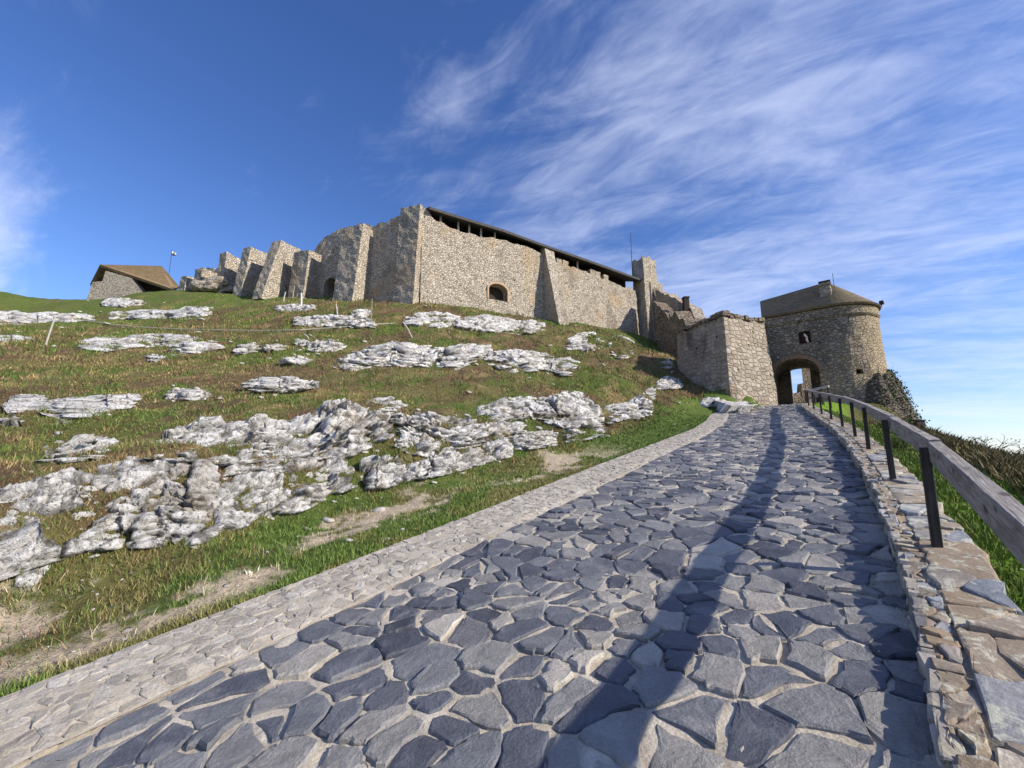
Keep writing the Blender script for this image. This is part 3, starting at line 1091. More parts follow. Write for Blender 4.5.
def uv_beam(name, a, b, w_, h_, mat, parent, seed):
    """a weathered beam with slightly bent, worn edges and grain running along it"""
    a, b = np.array(a, float), np.array(b, float)
    L = np.linalg.norm(b - a)
    d = (b - a) / L
    side = np.cross(d, (0, 0, 1))
    side /= np.linalg.norm(side)
    up = np.cross(side, d)
    prof = []
    for x, y in ((-1, -1), (1, -1), (1, 1), (-1, 1)):
        for e in ((0.86, 1.0), (1.0, 0.93)) if x * y < 0 else ((1.0, 0.93), (0.86, 1.0)):
            prof.append((x * w_ / 2 * e[0], y * h_ / 2 * e[1]))
    K = len(prof)
    N = 24
    V, uv_along = [], []
    for i in range(N + 1):
        f = i / N
        for k, (x, y) in enumerate(prof):
            q = (vn(f * L * 2.5 + seed, k * 0.9, seed=91) - 0.5) * 0.010
            V.append(a + d * (f * L) + side * (x * (1 + q * 3)) + up * (y + q + 0.006 * math.sin(f * 3.1 + seed)))
            uv_along.append((f * L, k))
    V = np.array(V)
    F_ = []
    for i in range(N):
        for k in range(K):
            F_.append((i * K + k, i * K + (k + 1) % K, (i + 1) * K + (k + 1) % K, (i + 1) * K + k))
    F_ += [tuple(range(K))[::-1], tuple(range(N * K, (N + 1) * K))]
    o = mesh_obj(name, V, F_, mat, parent)
    ul = o.data.uv_layers.new(name='UV')
    per = [0.0]
    for k in range(K):
        per.append(per[-1] + math.dist(prof[k], prof[(k + 1) % K]))
    for p in o.data.polygons:
        for li in p.loop_indices:
            vi = o.data.loops[li].vertex_index
            i, k = divmod(vi, K)
            kk = k
            ks = [o.data.loops[q].vertex_index % K for q in p.loop_indices]
            if k == 0 and (K - 1) in ks and len(ks) == 4:
                kk = K
            ul.data[li].uv = (i / N * L + seed * 7.3, per[kk] + seed * 1.7)
    fix_normals(o)
    return o


for i in range(len(post_s) - 1):
    s0, s1 = post_s[i], post_s[i + 1]
    a = W(s0 - 0.02, tp(s0) - 0.075, float(roadz(s0)) + rh(s0) - 0.08)
    b = W(s1 + 0.02, tp(s1) - 0.075, float(roadz(s1)) + rh(s1) - 0.08 + (0.006 if i % 2 else -0.004))
    uv_beam('rail', a, b, 0.078 + 0.003 * (i % 2), 0.165 + 0.004 * (i % 3), M_TIMBER, rl, i)

# short railing that closes the corner beside the gate
g0, g1 = at(806, 391.5, 27.0), at(829, 386.5, 25.6)
gr = thing('short_railing', (g0 + g1) / 2 - np.array([0, 0, 1]), 'short pale-topped timber railing at the far bend in front of the gate arch', 'railing')
uv_beam('rail', g0, g1, 0.10, 0.16, M_PALEWOOD, gr, 31)
uv_beam('rail', g0 - np.array([0, 0, 0.45]), g1 - np.array([0, 0, 0.45]), 0.08, 0.12, M_TIMBER, gr, 33)
for f in (0.03, 0.36, 0.68, 0.97):
    p = g0 + (g1 - g0) * f
    mb = MB()
    mb.beam(p - np.array([0, 0, 1.3]), p - np.array([0, 0, 0.03]), 0.10, 0.10, up=(1, 0, 0))
    mb.build('post', M_POST, gr)

# dark stub post beyond the railing
p = at(918.5, 430, 11.8)
zb = float(terrain(p[0], p[1])) - 0.1
zt = zat(421, p[1])
mb = MB()
mb.beam((p[0], p[1], zb), (p[0], p[1], zt), 0.22, 0.22, up=(1, 0, 0))
mb.beam((p[0], p[1], zt), (p[0], p[1], zt + 0.03), 0.27, 0.27, up=(1, 0, 0))
tag(mb.build('bollard', M_POST, bevel=0.01), 'stubby black wooden post standing alone on the bank behind the long railing', 'post')

# ------------------------------------------------------------------ castle
def wall_solid(name, line, thick, mat, parent, base_drop=2.0, rag=0.35, seed=0, step=0.35, disp=0.10, batter=0.0):
    """free-standing rubble wall: line = [(x, y, z_base, z_top)], its outer face on the right-hand side going along; ragged crest"""
    P = np.array(line, float)
    seg = np.hypot(*np.diff(P[:, :2], axis=0).T)
    L = np.r_[0, np.cumsum(seg)]
    nu = max(3, int(L[-1] / step) + 1)
    l = np.linspace(0, L[-1], nu)
    c = np.stack([np.interp(l, L, P[:, k]) for k in range(4)], 1)
    d = np.gradient(c[:, :2], axis=0)
    d /= np.linalg.norm(d, axis=1)[:, None]
    nrm = np.stack([d[:, 1], -d[:, 0]], 1)          # outward (right of travel)
    ztop = c[:, 3] + (vn(l * 1.3, np.zeros(nu), seed=seed + 1) - 0.5) * rag * 2 + (np.floor(vn(l * 2.6, np.ones(nu), seed=seed + 2) * 3) / 3 - 0.33) * rag
    nv = max(6, int((c[:, 3] - c[:, 2]).max() / 0.45))
    rows = []
    for k in range(nv + 1):
        f = k / nv
        z = (c[:, 2] - base_drop) * (1 - f) + ztop * f
        o = (fbm(l * 1.1, z * 1.1, seed=seed + 5) - 0.5) * disp * 2 + (vn(l * 3.3, z * 3.3, seed=seed + 6) - 0.5) * disp * 0.9 + batter * (1 - f)
        rows.append(np.stack([c[:, 0] + nrm[:, 0] * o, c[:, 1] + nrm[:, 1] * o, z], 1))
    for k in range(nv + 1):
        f = 1 - k / nv
        z = (c[:, 2] - base_drop) * (1 - f) + (ztop - 0.05 + (vn(l * 2.1, np.full(nu, 5.0), seed=seed + 8) - 0.5) * rag) * f
        o = -thick + (vn(l * 1.7, z * 1.7, seed=seed + 9) - 0.5) * disp
        rows.append(np.stack([c[:, 0] + nrm[:, 0] * o, c[:, 1] + nrm[:, 1] * o, z], 1))
    rows = np.array(rows)                             # (2nv+2, nu, 3)
    nr = len(rows)
    V = rows.transpose(1, 0, 2).reshape(-1, 3)
    F_ = [tuple(q) for q in grid_faces(nu, nr)]
    F_ += [(i * nr + nr - 1, (i + 1) * nr + nr - 1, (i + 1) * nr, i * nr) for i in range(nu - 1)]
    F_ += [tuple(range(nr))[::-1], tuple((nu - 1) * nr + k for k in range(nr))]
    o = mesh_obj(name, V, F_, mat, parent)
    fix_normals(o)
    return o


def buttress(name, p, d, nrm, w_, z0, z1, pr0, pr1, mat, parent, seed, back=0.6, rag=0.25):
    """battered buttress: width w_ along d centred on plan point p, sticking out pr0 at the foot and pr1 at the top along nrm"""
    p, d, nrm = np.array(p[:2], float), np.array(d, float), np.array(nrm, float)
    nv = max(5, int((z1 - z0) / 0.5))
    nw, npj = max(3, int(w_ / 0.4) + 1), 5
    V, F_ = [], []
    prs = []
    for k in range(nv + 1):
        f = k / nv
        pr = pr0 * (1 - f) + pr1 * f
        ring = []
        for u in np.linspace(-w_ / 2, w_ / 2, nw):
            ring.append((u, pr))
        for q in np.linspace(pr, -back, npj)[1:]:
            ring.append((w_ / 2, q))
        for u in np.linspace(w_ / 2, -w_ / 2, nw)[1:]:
            ring.append((u, -back))
        for q in np.linspace(-back, pr, npj)[1:-1]:
            ring.append((-w_ / 2, q))
        prs.append(ring)
    K = len(prs[0])
    for k, ring in enumerate(prs):
        f = k / nv
        for (u, q) in ring:
            z = z0 + (z1 - z0) * f
            if k == nv:
                z += float(vn(u * 2.3 + seed, q * 2.3, seed=seed) - 0.5) * 2 * rag
            x = p + d * u + nrm * q
            e = (float(vn(x[0] * 2.1 + z, x[1] * 2.1 - z, z * 2.1, seed=seed + 3)) - 0.5) * 0.16
            u2 = u + math.copysign(e, u) * (1 if abs(u) > 0.3 else 0)
            x = p + d * u2 + nrm * (q + (e if q > 0 else 0))
            V.append((x[0], x[1], z))
    for k in range(nv):
        for i in range(K):
            F_.append((k * K + i, k * K + (i + 1) % K, (k + 1) * K + (i + 1) % K, (k + 1) * K + i))
    F_.append(tuple(range(K))[::-1])
    top = [V[nv * K + i] for i in range(K)]
    V.append(tuple(np.mean(top, 0)))
    F_ += [(nv * K + i, nv * K + (i + 1) % K, len(V) - 1) for i in range(K)]
    o = mesh_obj(name, V, F_, mat, parent)
    fix_normals(o)
    return o


# south curtain: from the near corner away to the right
A0 = np.array([-9.4, 42.0])
A1 = np.array([17.4, 57.0])
dS = (A1 - A0) / np.linalg.norm(A1 - A0)
nS = np.array([dS[1], -dS[0]])
LS = np.linalg.norm(A1 - A0)


def onS(px, py):
    k = on_line(px, py, A0, dS)
    return k, A0 + dS * k


south = thing('castle_wall', (A0[0], A0[1], zat(302, 42)), 'tall tan rubble castle wall with a dark roofed gallery along its top', 'castle wall')
line = []
for px, pb, pt in ((421, 302, 206), (427, 302, 211), (432, 303, 219), (457, 305, 231), (483, 308, 237), (503, 311, 240), (528, 316, 247), (545, 318, 254), (548, 319, 260), (576, 322, 268.5), (609, 327, 281), (627, 331, 287), (637, 333, 290)):
    k, q = onS(px, (pb + pt) / 2)
    line.append((q[0], q[1], zat(pb, q[1]), zat(pt, q[1])))
wl = wall_solid('wall', line, 2.2, M_WALL, south, rag=0.16, seed=100, batter=0.35)
k, q = onS(497, 294)
z0 = zat(301, q[1])
cut = arch_prism(q, dS, nS, z0, 2.35, 1.9, 0.75, 1.7, front=1.2)
carve(wl, [cut])
# brick surround of the gun port
mb = MB()
ring = []
for i in range(13):
    a = math.pi * i / 12
    ring.append((math.cos(a), math.sin(a)))
for i in range(12):
    pts = []
    for rr_, kk in ((1.175, 0.0), (1.40, 0.0)):
        for j in (i, i + 1):
            cx_, sy_ = ring[j]
            pts.append((cx_ * rr_, 1.15 + sy_ * (0.75 + rr_ - 1.175)))
    pts = [pts[0], pts[1], pts[3], pts[2]]
    f3 = lambda u, v, o_: (q[0] + dS[0] * u + nS[0] * o_, q[1] + dS[1] * u + nS[1] * o_, z0 + v)
    mb.prism([f3(u, v, 0.36) for u, v in pts], [f3(u, v, -0.15) for u, v in pts])
for sgn in (-1, 1):
    pts = [(sgn * 1.175, 0), (sgn * 1.36, 0), (sgn * 1.36, 1.15), (sgn * 1.175, 1.15)]
    mb.prism([f3(u, v, 0.36) for u, v in pts], [f3(u, v, -0.15) for u, v in pts])
mb.build('brick_surround', M_WARMSTONE, south)
mb = MB()  # dark panel added inside the gun port to stand in for its shade
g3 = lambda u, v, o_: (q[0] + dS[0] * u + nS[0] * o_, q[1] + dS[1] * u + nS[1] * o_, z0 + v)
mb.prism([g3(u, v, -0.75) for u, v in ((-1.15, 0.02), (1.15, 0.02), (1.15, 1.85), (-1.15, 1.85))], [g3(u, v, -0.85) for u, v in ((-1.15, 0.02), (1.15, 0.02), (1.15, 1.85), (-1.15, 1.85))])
mb.build('port_shade_panel', M_SHADOWWOOD, south)
# buttresses
k, q = onS(547, 318)
buttress('buttress', q + dS * 0.2, dS, nS, 1.3, zat(322, 47) - 2.0, zat(247, q[1]), 3.6, 0.25, M_WALL, south, 141)
# gallery: back wall, posts, roof
eave = []
for px, py in ((428, 209), (460, 219), (500, 231), (540, 245.5), (585, 261), (632, 278), (641, 281)):
    k, q = onS(px, py)
    eave.append((q[0], q[1], zat(py, q[1])))
eave = np.array(eave)
mb = MB()
for i in range(len(eave) - 1):
    a, b = eave[i].copy(), eave[i + 1].copy()
    out3 = np.array([nS[0], nS[1], 0])
    fr = [a + out3 * 0.55, b + out3 * 0.55]
    bk = [a - out3 * 3.6 + [0, 0, 1.5], b - out3 * 3.6 + [0, 0, 1.5]]
    dn = np.array([0, 0, -0.30])
    mb.prism([fr[0] + dn, fr[1] + dn, bk[1] + dn, bk[0] + dn], [fr[0], fr[1], bk[1], bk[0]])
mb.build('roof', M_ROOF_EDGE, south)
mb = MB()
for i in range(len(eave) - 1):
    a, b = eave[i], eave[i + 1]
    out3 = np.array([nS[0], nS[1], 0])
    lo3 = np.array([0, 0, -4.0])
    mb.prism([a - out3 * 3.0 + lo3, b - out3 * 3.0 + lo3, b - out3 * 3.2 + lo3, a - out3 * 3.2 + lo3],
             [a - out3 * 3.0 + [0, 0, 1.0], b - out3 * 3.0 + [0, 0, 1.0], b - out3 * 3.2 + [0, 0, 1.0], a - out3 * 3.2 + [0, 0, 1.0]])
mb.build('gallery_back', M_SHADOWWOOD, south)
for px in (442, 460, 471, 483, 497, 579):
    k, q = onS(px, 230)
    z = np.interp(k, [onS(p_, 230)[0] for p_ in (428, 460, 500, 540, 585, 632, 641)], eave[:, 2])
    mb = MB()
    mb.beam((q[0] - nS[0] * 0.5, q[1] - nS[1] * 0.5, z - 2.8), (q[0] - nS[0] * 0.5, q[1] - nS[1] * 0.5, z - 0.1), 0.2, 0.2, up=(1, 0, 0))
    mb.build('gallery_post', M_PALEWOOD, south)
for px, h in ((560, 0.9), (566, 0.75), (593, 0.9), (598, 0.8), (606, 0.5)):
    k, q = onS(px, 262)
    zt = np.interp(k, [onS(p_, 230)[0] for p_ in (428, 460, 500, 540, 585, 632, 641)], eave[:, 2]) - 0.55
    buttress('merlon', q - nS * 0.6, dS, nS, 0.75, zt - 1.6, zt - 0.25 + 0.2 * (h - 0.8), 0.5, 0.5, M_WALL, south, 150 + px, back=0.5, rag=0.06)

# west curtain: from the near corner away to the left, with its row of buttresses
dW = azv(291)
nW = azv(201)
west = thing('castle_wall', (A0[0] - 6, A0[1] + 3, zat(300, 45)), 'shaded ragged castle wall with a row of square sunlit buttresses left of the roofed wall', 'castle wall')


def onW(px, py, off=0.0):
    p = A0 + nW * off
    k = on_line(px, py, p, dW)
    return k, p + dW * k


line = []
for px, pb, pt in ((190, 292, 280), (200, 292, 272), (212, 293, 268), (226, 294, 264), (243, 294, 263), (258, 294, 259), (270, 294, 256), (285, 294, 258), (297, 294, 263), (309, 294, 262), (314, 294, 249), (325, 294, 237), (338, 295, 228.5), (352, 296, 226), (368, 297, 225), (385, 299, 220), (398, 301, 216), (410, 302, 210), (417, 302, 206.5)):
    k, q = onW(px, (pb + pt) / 2)
    line.append((q[0], q[1], zat(pb, q[1]) - 0.3, zat(pt, q[1])))
wl = wall_solid('wall', line, 2.0, M_WALL, west, rag=0.30, seed=200, batter=0.3)
k, q = onW(331, 287)
cut = arch_prism(q, dW, nW, zat(296, q[1]) - 0.4, 1.7, 2.5, 0.8, 1.6, front=1.2)
k, q2 = onW(374, 291)
carve(wl, [cut])
#        px of the right front corner, y top, front width, foot / head projection, base y
for i, (px, pt, w_, p0, p1, pb) in enumerate(((420, 206, 2.4, 1.3, 0.55, 303), (363, 226, 2.6, 2.6, 1.6, 297), (309, 251, 2.2, 2.3, 1.9, 296), (281, 241, 1.4, 4.2, 2.4, 296), (251, 247.5, 1.3, 3.4, 2.6, 296), (226.5, 253, 1.1, 2.6, 2.4, 296), (202, 268, 1.2, 2.2, 2.0, 294), (187, 276, 1.2, 2.2, 2.0, 294))):
    k, q = onW(px, pt, p1)
    q = q - nW * p1 + dW * (w_ / 2)
    zt = zat(pt, (q + nW * p1)[1])
    buttress('buttress', q, dW, nW, w_, zat(pb, q[1]) - 1.8, zt, p0, p1, M_WALL, west, 210 + i, back=1.0, rag=0.16)

# lump of fallen masonry in front of the left end
def boulder(name, c, size, seed, mat, parent=None, sub=4, rough=0.35, flat=1.0, crev=True):
    bm = bmesh.new()
    bmesh.ops.create_icosphere(bm, subdivisions=sub, radius=1.0)
    v = np.array([p.co[:] for p in bm.verts])
    f = [tuple(x.index for x in q.verts) for q in bm.faces]
    bm.free()
    d1, d2, cid = cellular(v[:, 0] * 1.3 + seed, v[:, 1] * 1.3, v[:, 2] * 1.3, seed)
    r = 1 + (cid - 0.5) * rough + (fbm(v[:, 0] * 2 + seed, v[:, 1] * 2, v[:, 2] * 2, seed) - 0.5) * rough * 1.4
    r -= np.clip(0.12 - (d2 - d1), 0, 1) * rough * 1.2
    v = v * r[:, None]
    v[:, 2] = np.maximum(v[:, 2], -0.6)
    v = v * np.array(size) + np.array(c)
    o = mesh_obj(name, v, np.array(f), mat, parent)
    if crev:
        a = o.data.attributes.new('crev', 'FLOAT', 'POINT')
        a.data.foreach_set('value', (np.clip(0.10 - (d2 - d1), 0, 0.1) * 8).astype(np.float32))
    return o


q = at(215, 287.5, 49.5)
tag(boulder('masonry_heap', q, (2.3, 1.1, 1.1), 61, M_WALL, rough=0.7), 'rounded lump of fallen masonry below the two small left-hand buttresses', 'ruin')

# ruined tower stub where the south wall ends, and the stepped wall going down to the gate
k, q = onS(651, 300)
tw = thing('ruined_tower', (q[0], q[1], zat(336, q[1])), 'tall broken tan tower stub at the right end of the roofed wall', 'tower ruin')
buttress('wall', q + nS * 0.2, dS, nS, 2.3, zat(338, q[1]) - 2, zat(284, q[1]), 1.3, 0.9, M_WALL, tw, 301, back=2.0, rag=0.3)
k2, q2 = onS(646, 290)
buttress('turret', q2 + nS * 0.25, dS, nS, 2.5, zat(338, q2[1]) - 2, zat(260, q2[1]), 1.0, 0.6, M_WALL, tw, 303, back=1.4, rag=0.5)
k3, q3 = onS(649, 300)
buttress('buttress', q3 + nS * 0.6 + dS * 0.2, dS, nS, 1.3, zat(340, q3[1]) - 2, zat(291, q3[1]), 3.4, 0.5, M_RUIN, tw, 304, back=1.2, rag=0.25)

sw = thing('stepped_wall', at(680, 330, 47), 'ruined brown wall stepping down between the broken tower and the bastion', 'wall ruin')
line = []
for px, pb, pt, Y_ in ((655, 335, 289, 55), (664, 335, 293, 53), (675, 335, 299, 50.5), (684, 335, 303, 48.5), (691, 335, 307, 47), (695, 335, 318, 46)):
    a = at(px, pt, Y_)
    line.append((a[0], a[1], zat(pb, Y_), a[2]))
wall_solid('upper_wall', line, 1.2, M_WALL, sw, rag=0.2, seed=320)
line = []
for px, pb, pt, Y_ in ((654, 345, 305, 50), (664, 347, 311, 48), (669, 349, 316, 46.5), (674, 351, 317, 45), (683, 354, 316.5, 43.2), (684, 354, 324, 42.8), (690, 357, 327, 41.5)):
    a = at(px, pt, Y_)
    line.append((a[0], a[1], zat(pb, Y_), a[2]))
wall_solid('lower_wall', line, 1.6, M_RUIN, sw, rag=0.55, seed=330, disp=0.3)
a = at(686, 306, 47.5)
mb = MB()
mb.prism([(a[0] - .3, a[1] - .3, a[2] - 1), (a[0] + .3, a[1] - .3, a[2] - 1), (a[0] + .3, a[1] + .3, a[2] - 1), (a[0] - .3, a[1] + .3, a[2] - 1)],
         [(a[0] - .28, a[1] - .3, a[2] + .9), (a[0] + .28, a[1] - .3, a[2] + .9), (a[0] + .28, a[1] + .3, a[2] + .9), (a[0] - .28, a[1] + .3, a[2] + .9)])
mb.prism([(a[0] - .36, a[1] - .36, a[2] + .9), (a[0] + .36, a[1] - .36, a[2] + .9), (a[0] + .36, a[1] + .36, a[2] + .9), (a[0] - .36, a[1] + .36, a[2] + .9)],
         [(a[0] - .33, a[1] - .36, a[2] + 1.05), (a[0] + .33, a[1] - .36, a[2] + 1.05), (a[0] + .33, a[1] + .36, a[2] + 1.05), (a[0] - .33, a[1] + .36, a[2] + 1.05)])
mb.build('chimney', M_SHADOWWOOD, sw)

# ------------------------------------------------------------------ bastion beside the gate
BA = np.array([14.98, 29.3])
BE = np.array([19.15, 31.5])
BL = at(679, 352, 34.6)[:2]
bt = thing('bastion', (BA[0], BA[1], zat(384, BA[1])), 'square stone bastion with ragged parapet left of the round gate tower', 'bastion')


def solid_plan(name, plan, z0, z1s, batter, mat, parent, seed, rag=0.12, step=0.3, disp=0.06):
    """closed tower over a plan polygon (counter-clockwise), leaning in towards the top by batter"""
    plan = np.array(plan, float)
    cen = plan.mean(0)
    pts, zt = [], []
    L = len(plan)
    for k in range(L):
        a, b = plan[k], plan[(k + 1) % L]
        m_ = max(2, int(np.hypot(*(b - a)) / step))
        for i in range(m_):
            f = i / m_
            pts.append(a * (1 - f) + b * f)
            zt.append(z1s[k] * (1 - f) + z1s[(k + 1) % L] * f)
    pts, zt = np.array(pts), np.array(zt)
    nx = np.roll(pts, -1, 0) - np.roll(pts, 1, 0)
    nx /= np.linalg.norm(nx, axis=1)[:, None]
    out = np.stack([nx[:, 1], -nx[:, 0]], 1)
    K = len(pts)
    zt = zt + (vn(np.arange(K) * 0.55, np.zeros(K), seed=seed) - 0.5) * 2 * rag
    nv = max(6, int((zt.max() - z0) / 0.4))
    V = []
    for k in range(nv + 1):
        f = k / nv
        z = z0 * (1 - f) + zt * f
        e = (vn(pts[:, 0] * 2.4, pts[:, 1] * 2.4, z * 2.4, seed=seed + 2) - 0.5) * disp * 2 + (fbm(pts[:, 0] * .8, pts[:, 1] * .8, z * .8, seed=seed + 4) - 0.5) * disp * 2
        o = batter * (1 - f) + e
        V.append(np.c_[pts + out * o[:, None], z])
    V = np.concatenate(V).tolist()
    F_ = [(k * K + i, k * K + (i + 1) % K, (k + 1) * K + (i + 1) % K, (k + 1) * K + i) for k in range(nv) for i in range(K)]
    V += [[cen[0], cen[1], z0], [cen[0], cen[1], float(zt.mean()) - 0.1]]
    F_ += [((i + 1) % K, i, len(V) - 2) for i in range(K)] + [(nv * K + i, nv * K + (i + 1) % K, len(V) - 1) for i in range(K)]
    o = mesh_obj(name, V, F_, mat, parent)
    fix_normals(o)
    return o


ztA, ztE, ztL = zat(315.5, BA[1]), zat(323, BE[1]), zat(333, BL[1])
plan = [BA, BE, BE + np.array([1.6, 4.0]), BL]
solid_plan('wall', plan, 3.2, [ztA, ztE, ztE, ztL], 0.55, M_BAST, bt, 401, rag=0.22)
# dark projecting cap course along the top
plan2 = [BA + np.array([-.14, -.16]), BE + np.array([0.0, -.16]), BE + np.array([1.6, 4.1]), BL + np.array([-.15, .1])]
cap = MB()
for k in (0, 3):
    a, b = (plan2[0], plan2[1]) if k == 0 else (plan2[3], plan2[0])
    za, zb_ = (ztA, ztE) if k == 0 else (ztL, ztA)
    N = 12
    d = (b - a) / np.linalg.norm(b - a)
    inn = np.array([-d[1], d[0]])
    rr_ = random.Random(5 + k)
    for i in range(N):
        f0, f1 = i / N + 0.004, (i + 1) / N - 0.004
        p0, p1 = a + (b - a) * f0, a + (b - a) * f1
        zz0 = za + (zb_ - za) * (f0 + f1) / 2 + rr_.uniform(-.04, .1)
        j = rr_.uniform(-.05, .05)
        base = [p0 - inn * j, p1 - inn * j, p1 + inn * 0.6, p0 + inn * 0.6]
        hh = rr_.uniform(.16, .32)
        cap.prism([(x[0], x[1], zz0 - 0.06) for x in base], [(x[0], x[1], zz0 + hh) for x in base])
cap.build('cap_course', M_RUIN, bt, bevel=0.03)

# ------------------------------------------------------------------ gate tower
GA = 222
gd = azv(GA - 90)            # along the front, to the right
gn = azv(GA)                 # front normal
GL = at(764, 396, 33.2)[:2]
GR = GL + gd * 4.5
RC = 2.75
GC = GR - gn * RC
GZ0, GZE = 2.0, zat(320.5, 33.2)
gt = thing('gate_tower', (GL[0] + 2, GL[1], 5.2), 'round-ended stone gate tower with arched passage and brown shingle roof', 'gate tower')
plan = [GL]
for i in range(25):
    a = GA - 180 * i / 24
    plan.append(GC + azv(a) * RC)
plan.append(GL - gn * 2 * RC)
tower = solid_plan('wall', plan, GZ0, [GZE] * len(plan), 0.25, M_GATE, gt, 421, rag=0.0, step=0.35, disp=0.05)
# a second stretch of front behind the passage is part of the same block; cut the openings
ka, kb = on_line(776, 390, GL, gd), on_line(821.5, 390, GL, gd)
pk = GL + gd * (ka + kb) / 2
AW = kb - ka
zg = float(roadz(37)) - 0.15
c1 = arch_prism(pk, gd, gn, zg, AW, zat(359.5, pk[1]) - zg, 1.0, 4.2, front=2.0, push=azv(36))
p2 = pk + azv(36) * 4.0
c2 = arch_prism(p2 + gd * 0.10, gd, gn, zg, 1.40, zat(371.5, p2[1] + 2.5) - zg, 0.12, 8.0, front=1.0, push=azv(36))
pn = GL + gd * (on_line(804.5, 336, GL, gd))
c3 = arch_prism(pn, gd, gn, zat(343.5, pn[1]), 0.75, 0.95, 0.05, 0.7, front=1.0)
aw = azv(176)
pwn = GC + aw * RC
dwn = np.array([aw[1], -aw[0]])
k_ = ray(859, 372)
best = min((abs((GC + azv(a) * RC)[0] / (GC + azv(a) * RC)[1] - k_[0] / k_[1]), a) for a in np.arange(120, GA, 0.5))[1]
aw = azv(best)
pwn = GC + aw * RC
c4 = arch_prism(pwn, np.array([aw[1], -aw[0]]), aw, zat(374, pwn[1]), 0.42, 0.34, 0.03, 0.8, front=0.8)
carve(tower, [c1, c2, c3, c4])
# niche contents: a pale worn carving on a dark red panel
mb = MB()
q3 = lambda u, v, o_: (pn[0] + gd[0] * u + gn[0] * o_, pn[1] + gd[1] * u + gn[1] * o_, zat(343.5, pn[1]) + v)
mb.prism([q3(-.34, .02, -.45), q3(.34, .02, -.45), q3(.34, .9, -.45), q3(-.34, .9, -.45)], [q3(-.34, .02, -.35), q3(.34, .02, -.35), q3(.34, .9, -.35), q3(-.34, .9, -.35)])
pnl = mb.build('niche_panel', M_RED, gt)
mb = MB()
mb.tube([q3(.20, .04, .02), q3(.12, .25, .06), q3(.14, .45, .04), q3(.03, .62, .06), q3(.0, .74, .02)], [.05, .08, .06, .08, .05], 8)
mb.build('carving', M_WHITE, gt, smooth=True)
# brick ring round the gate arch
mb = MB()
h_ = zat(359.5, pk[1]) - zg
f3 = lambda u, v, o_: (pk[0] + gd[0] * u + gn[0] * o_, pk[1] + gd[1] * u + gn[1] * o_, zg + v)
for i in range(16):
    a0, a1 = math.pi * i / 16 + 0.006, math.pi * (i + 1) / 16 - 0.006
    pts = [((AW / 2 + 0.03 + e) * math.cos(a), h_ - 1.0 + (1.02 + e) * math.sin(a)) for a, e in ((a0, 0), (a0, .28), (a1, .28), (a1, 0))]
    mb.prism([f3(u, v, 0.30) for u, v in pts], [f3(u, v, -0.25) for u, v in pts])
mb.build('arch_ring', M_OLDBRICK, gt)
# cornice band under the eaves, lofted round the plan
def band(z0, z1, o0, o1, name, mat, parent, closed=True):
    P = [np.array(p_) for p_ in plan]
    fine_ = [P[0] * (1 - f) + P[1] * f for f in np.linspace(0, 1, 8)[:-1]] + P[1:]
    P = np.array(fine_)
    nx = np.roll(P, -1, 0) - np.roll(P, 1, 0)
    nx[0] = P[1] - P[0]
    nx[-1] = P[-1] - P[-2]
    nx /= np.linalg.norm(nx, axis=1)[:, None]
    out = np.stack([nx[:, 1], -nx[:, 0]], 1)
    rings = [np.c_[P + out * o0, np.full(len(P), z0)], np.c_[P + out * o1, np.full(len(P), z1)], np.c_[P + out * -0.4, np.full(len(P), z1)], np.c_[P + out * -0.4, np.full(len(P), z0)]]
    K = len(P)
    V = np.concatenate(rings)
    F_ = [(a * K + i, a * K + i + 1, ((a + 1) % 4) * K + i + 1, ((a + 1) % 4) * K + i) for a in range(4) for i in range(K - 1)]
    F_ += [(0, K, 2 * K, 3 * K), (K - 1, 2 * K - 1, 3 * K - 1, 4 * K - 1)]
    o = mesh_obj(name, V, F_, mat, parent)
    fix_normals(o)
    return o


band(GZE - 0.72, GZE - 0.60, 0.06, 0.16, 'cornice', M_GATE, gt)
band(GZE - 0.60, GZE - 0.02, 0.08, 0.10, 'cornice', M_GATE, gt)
# roof: gable at the left end, half cone over the round end
OV = 0.26
zr = GZE + 2.3
rl0 = GL - gn * RC * 0.9 - gd * 0.15
rl1 = GC + gd * 0.0
V, F_ = [], []
ev = [GL + gn * OV + gd * 0.40]
for i in range(25):
    ev.append(GC + azv(GA - 180 * i / 24) * (RC + OV))
ev.append(GL - gn * (2 * RC + OV) - gd * 0.15)
ev = np.array(ev)
for p in ev:
    V.append((p[0], p[1], GZE + 0.03))
for p in ev:
    V.append((p[0], p[1], GZE + 0.17))
K = len(ev)
V.append((rl0[0], rl0[1], zr))
V.append((rl1[0], rl1[1], zr + 0.55))
V.append((rl0[0], rl0[1], GZE + 0.03))
i0, i1, i2 = 2 * K, 2 * K + 1, 2 * K + 2
F_ += [(K + i, i, i + 1, K + i + 1) for i in range(K - 1)]
F_ += [(i0, K, K + 1, i1)] + [(K + i, K + i + 1, i1) for i in range(1, K - 2)] + [(K + K - 2, K + K - 1, i0, i1)]
F_ += [(0, K, i0, i2), (2 * K - 1, K - 1, i2, i0)]
F_ += [(i + 1, i, i2) for i in range(K - 1)]
o = mesh_obj('roof', V, F_, M_ROOF, gt)
fix_normals(o)
fas = MB()
for i in range(K - 1):
    a, b = ev[i], ev[i + 1]
    fas.beam((a[0], a[1], GZE + 0.04), (b[0], b[1], GZE + 0.04), 0.12, 0.16)
fas.build('fascia', M_SHADOWWOOD, o)
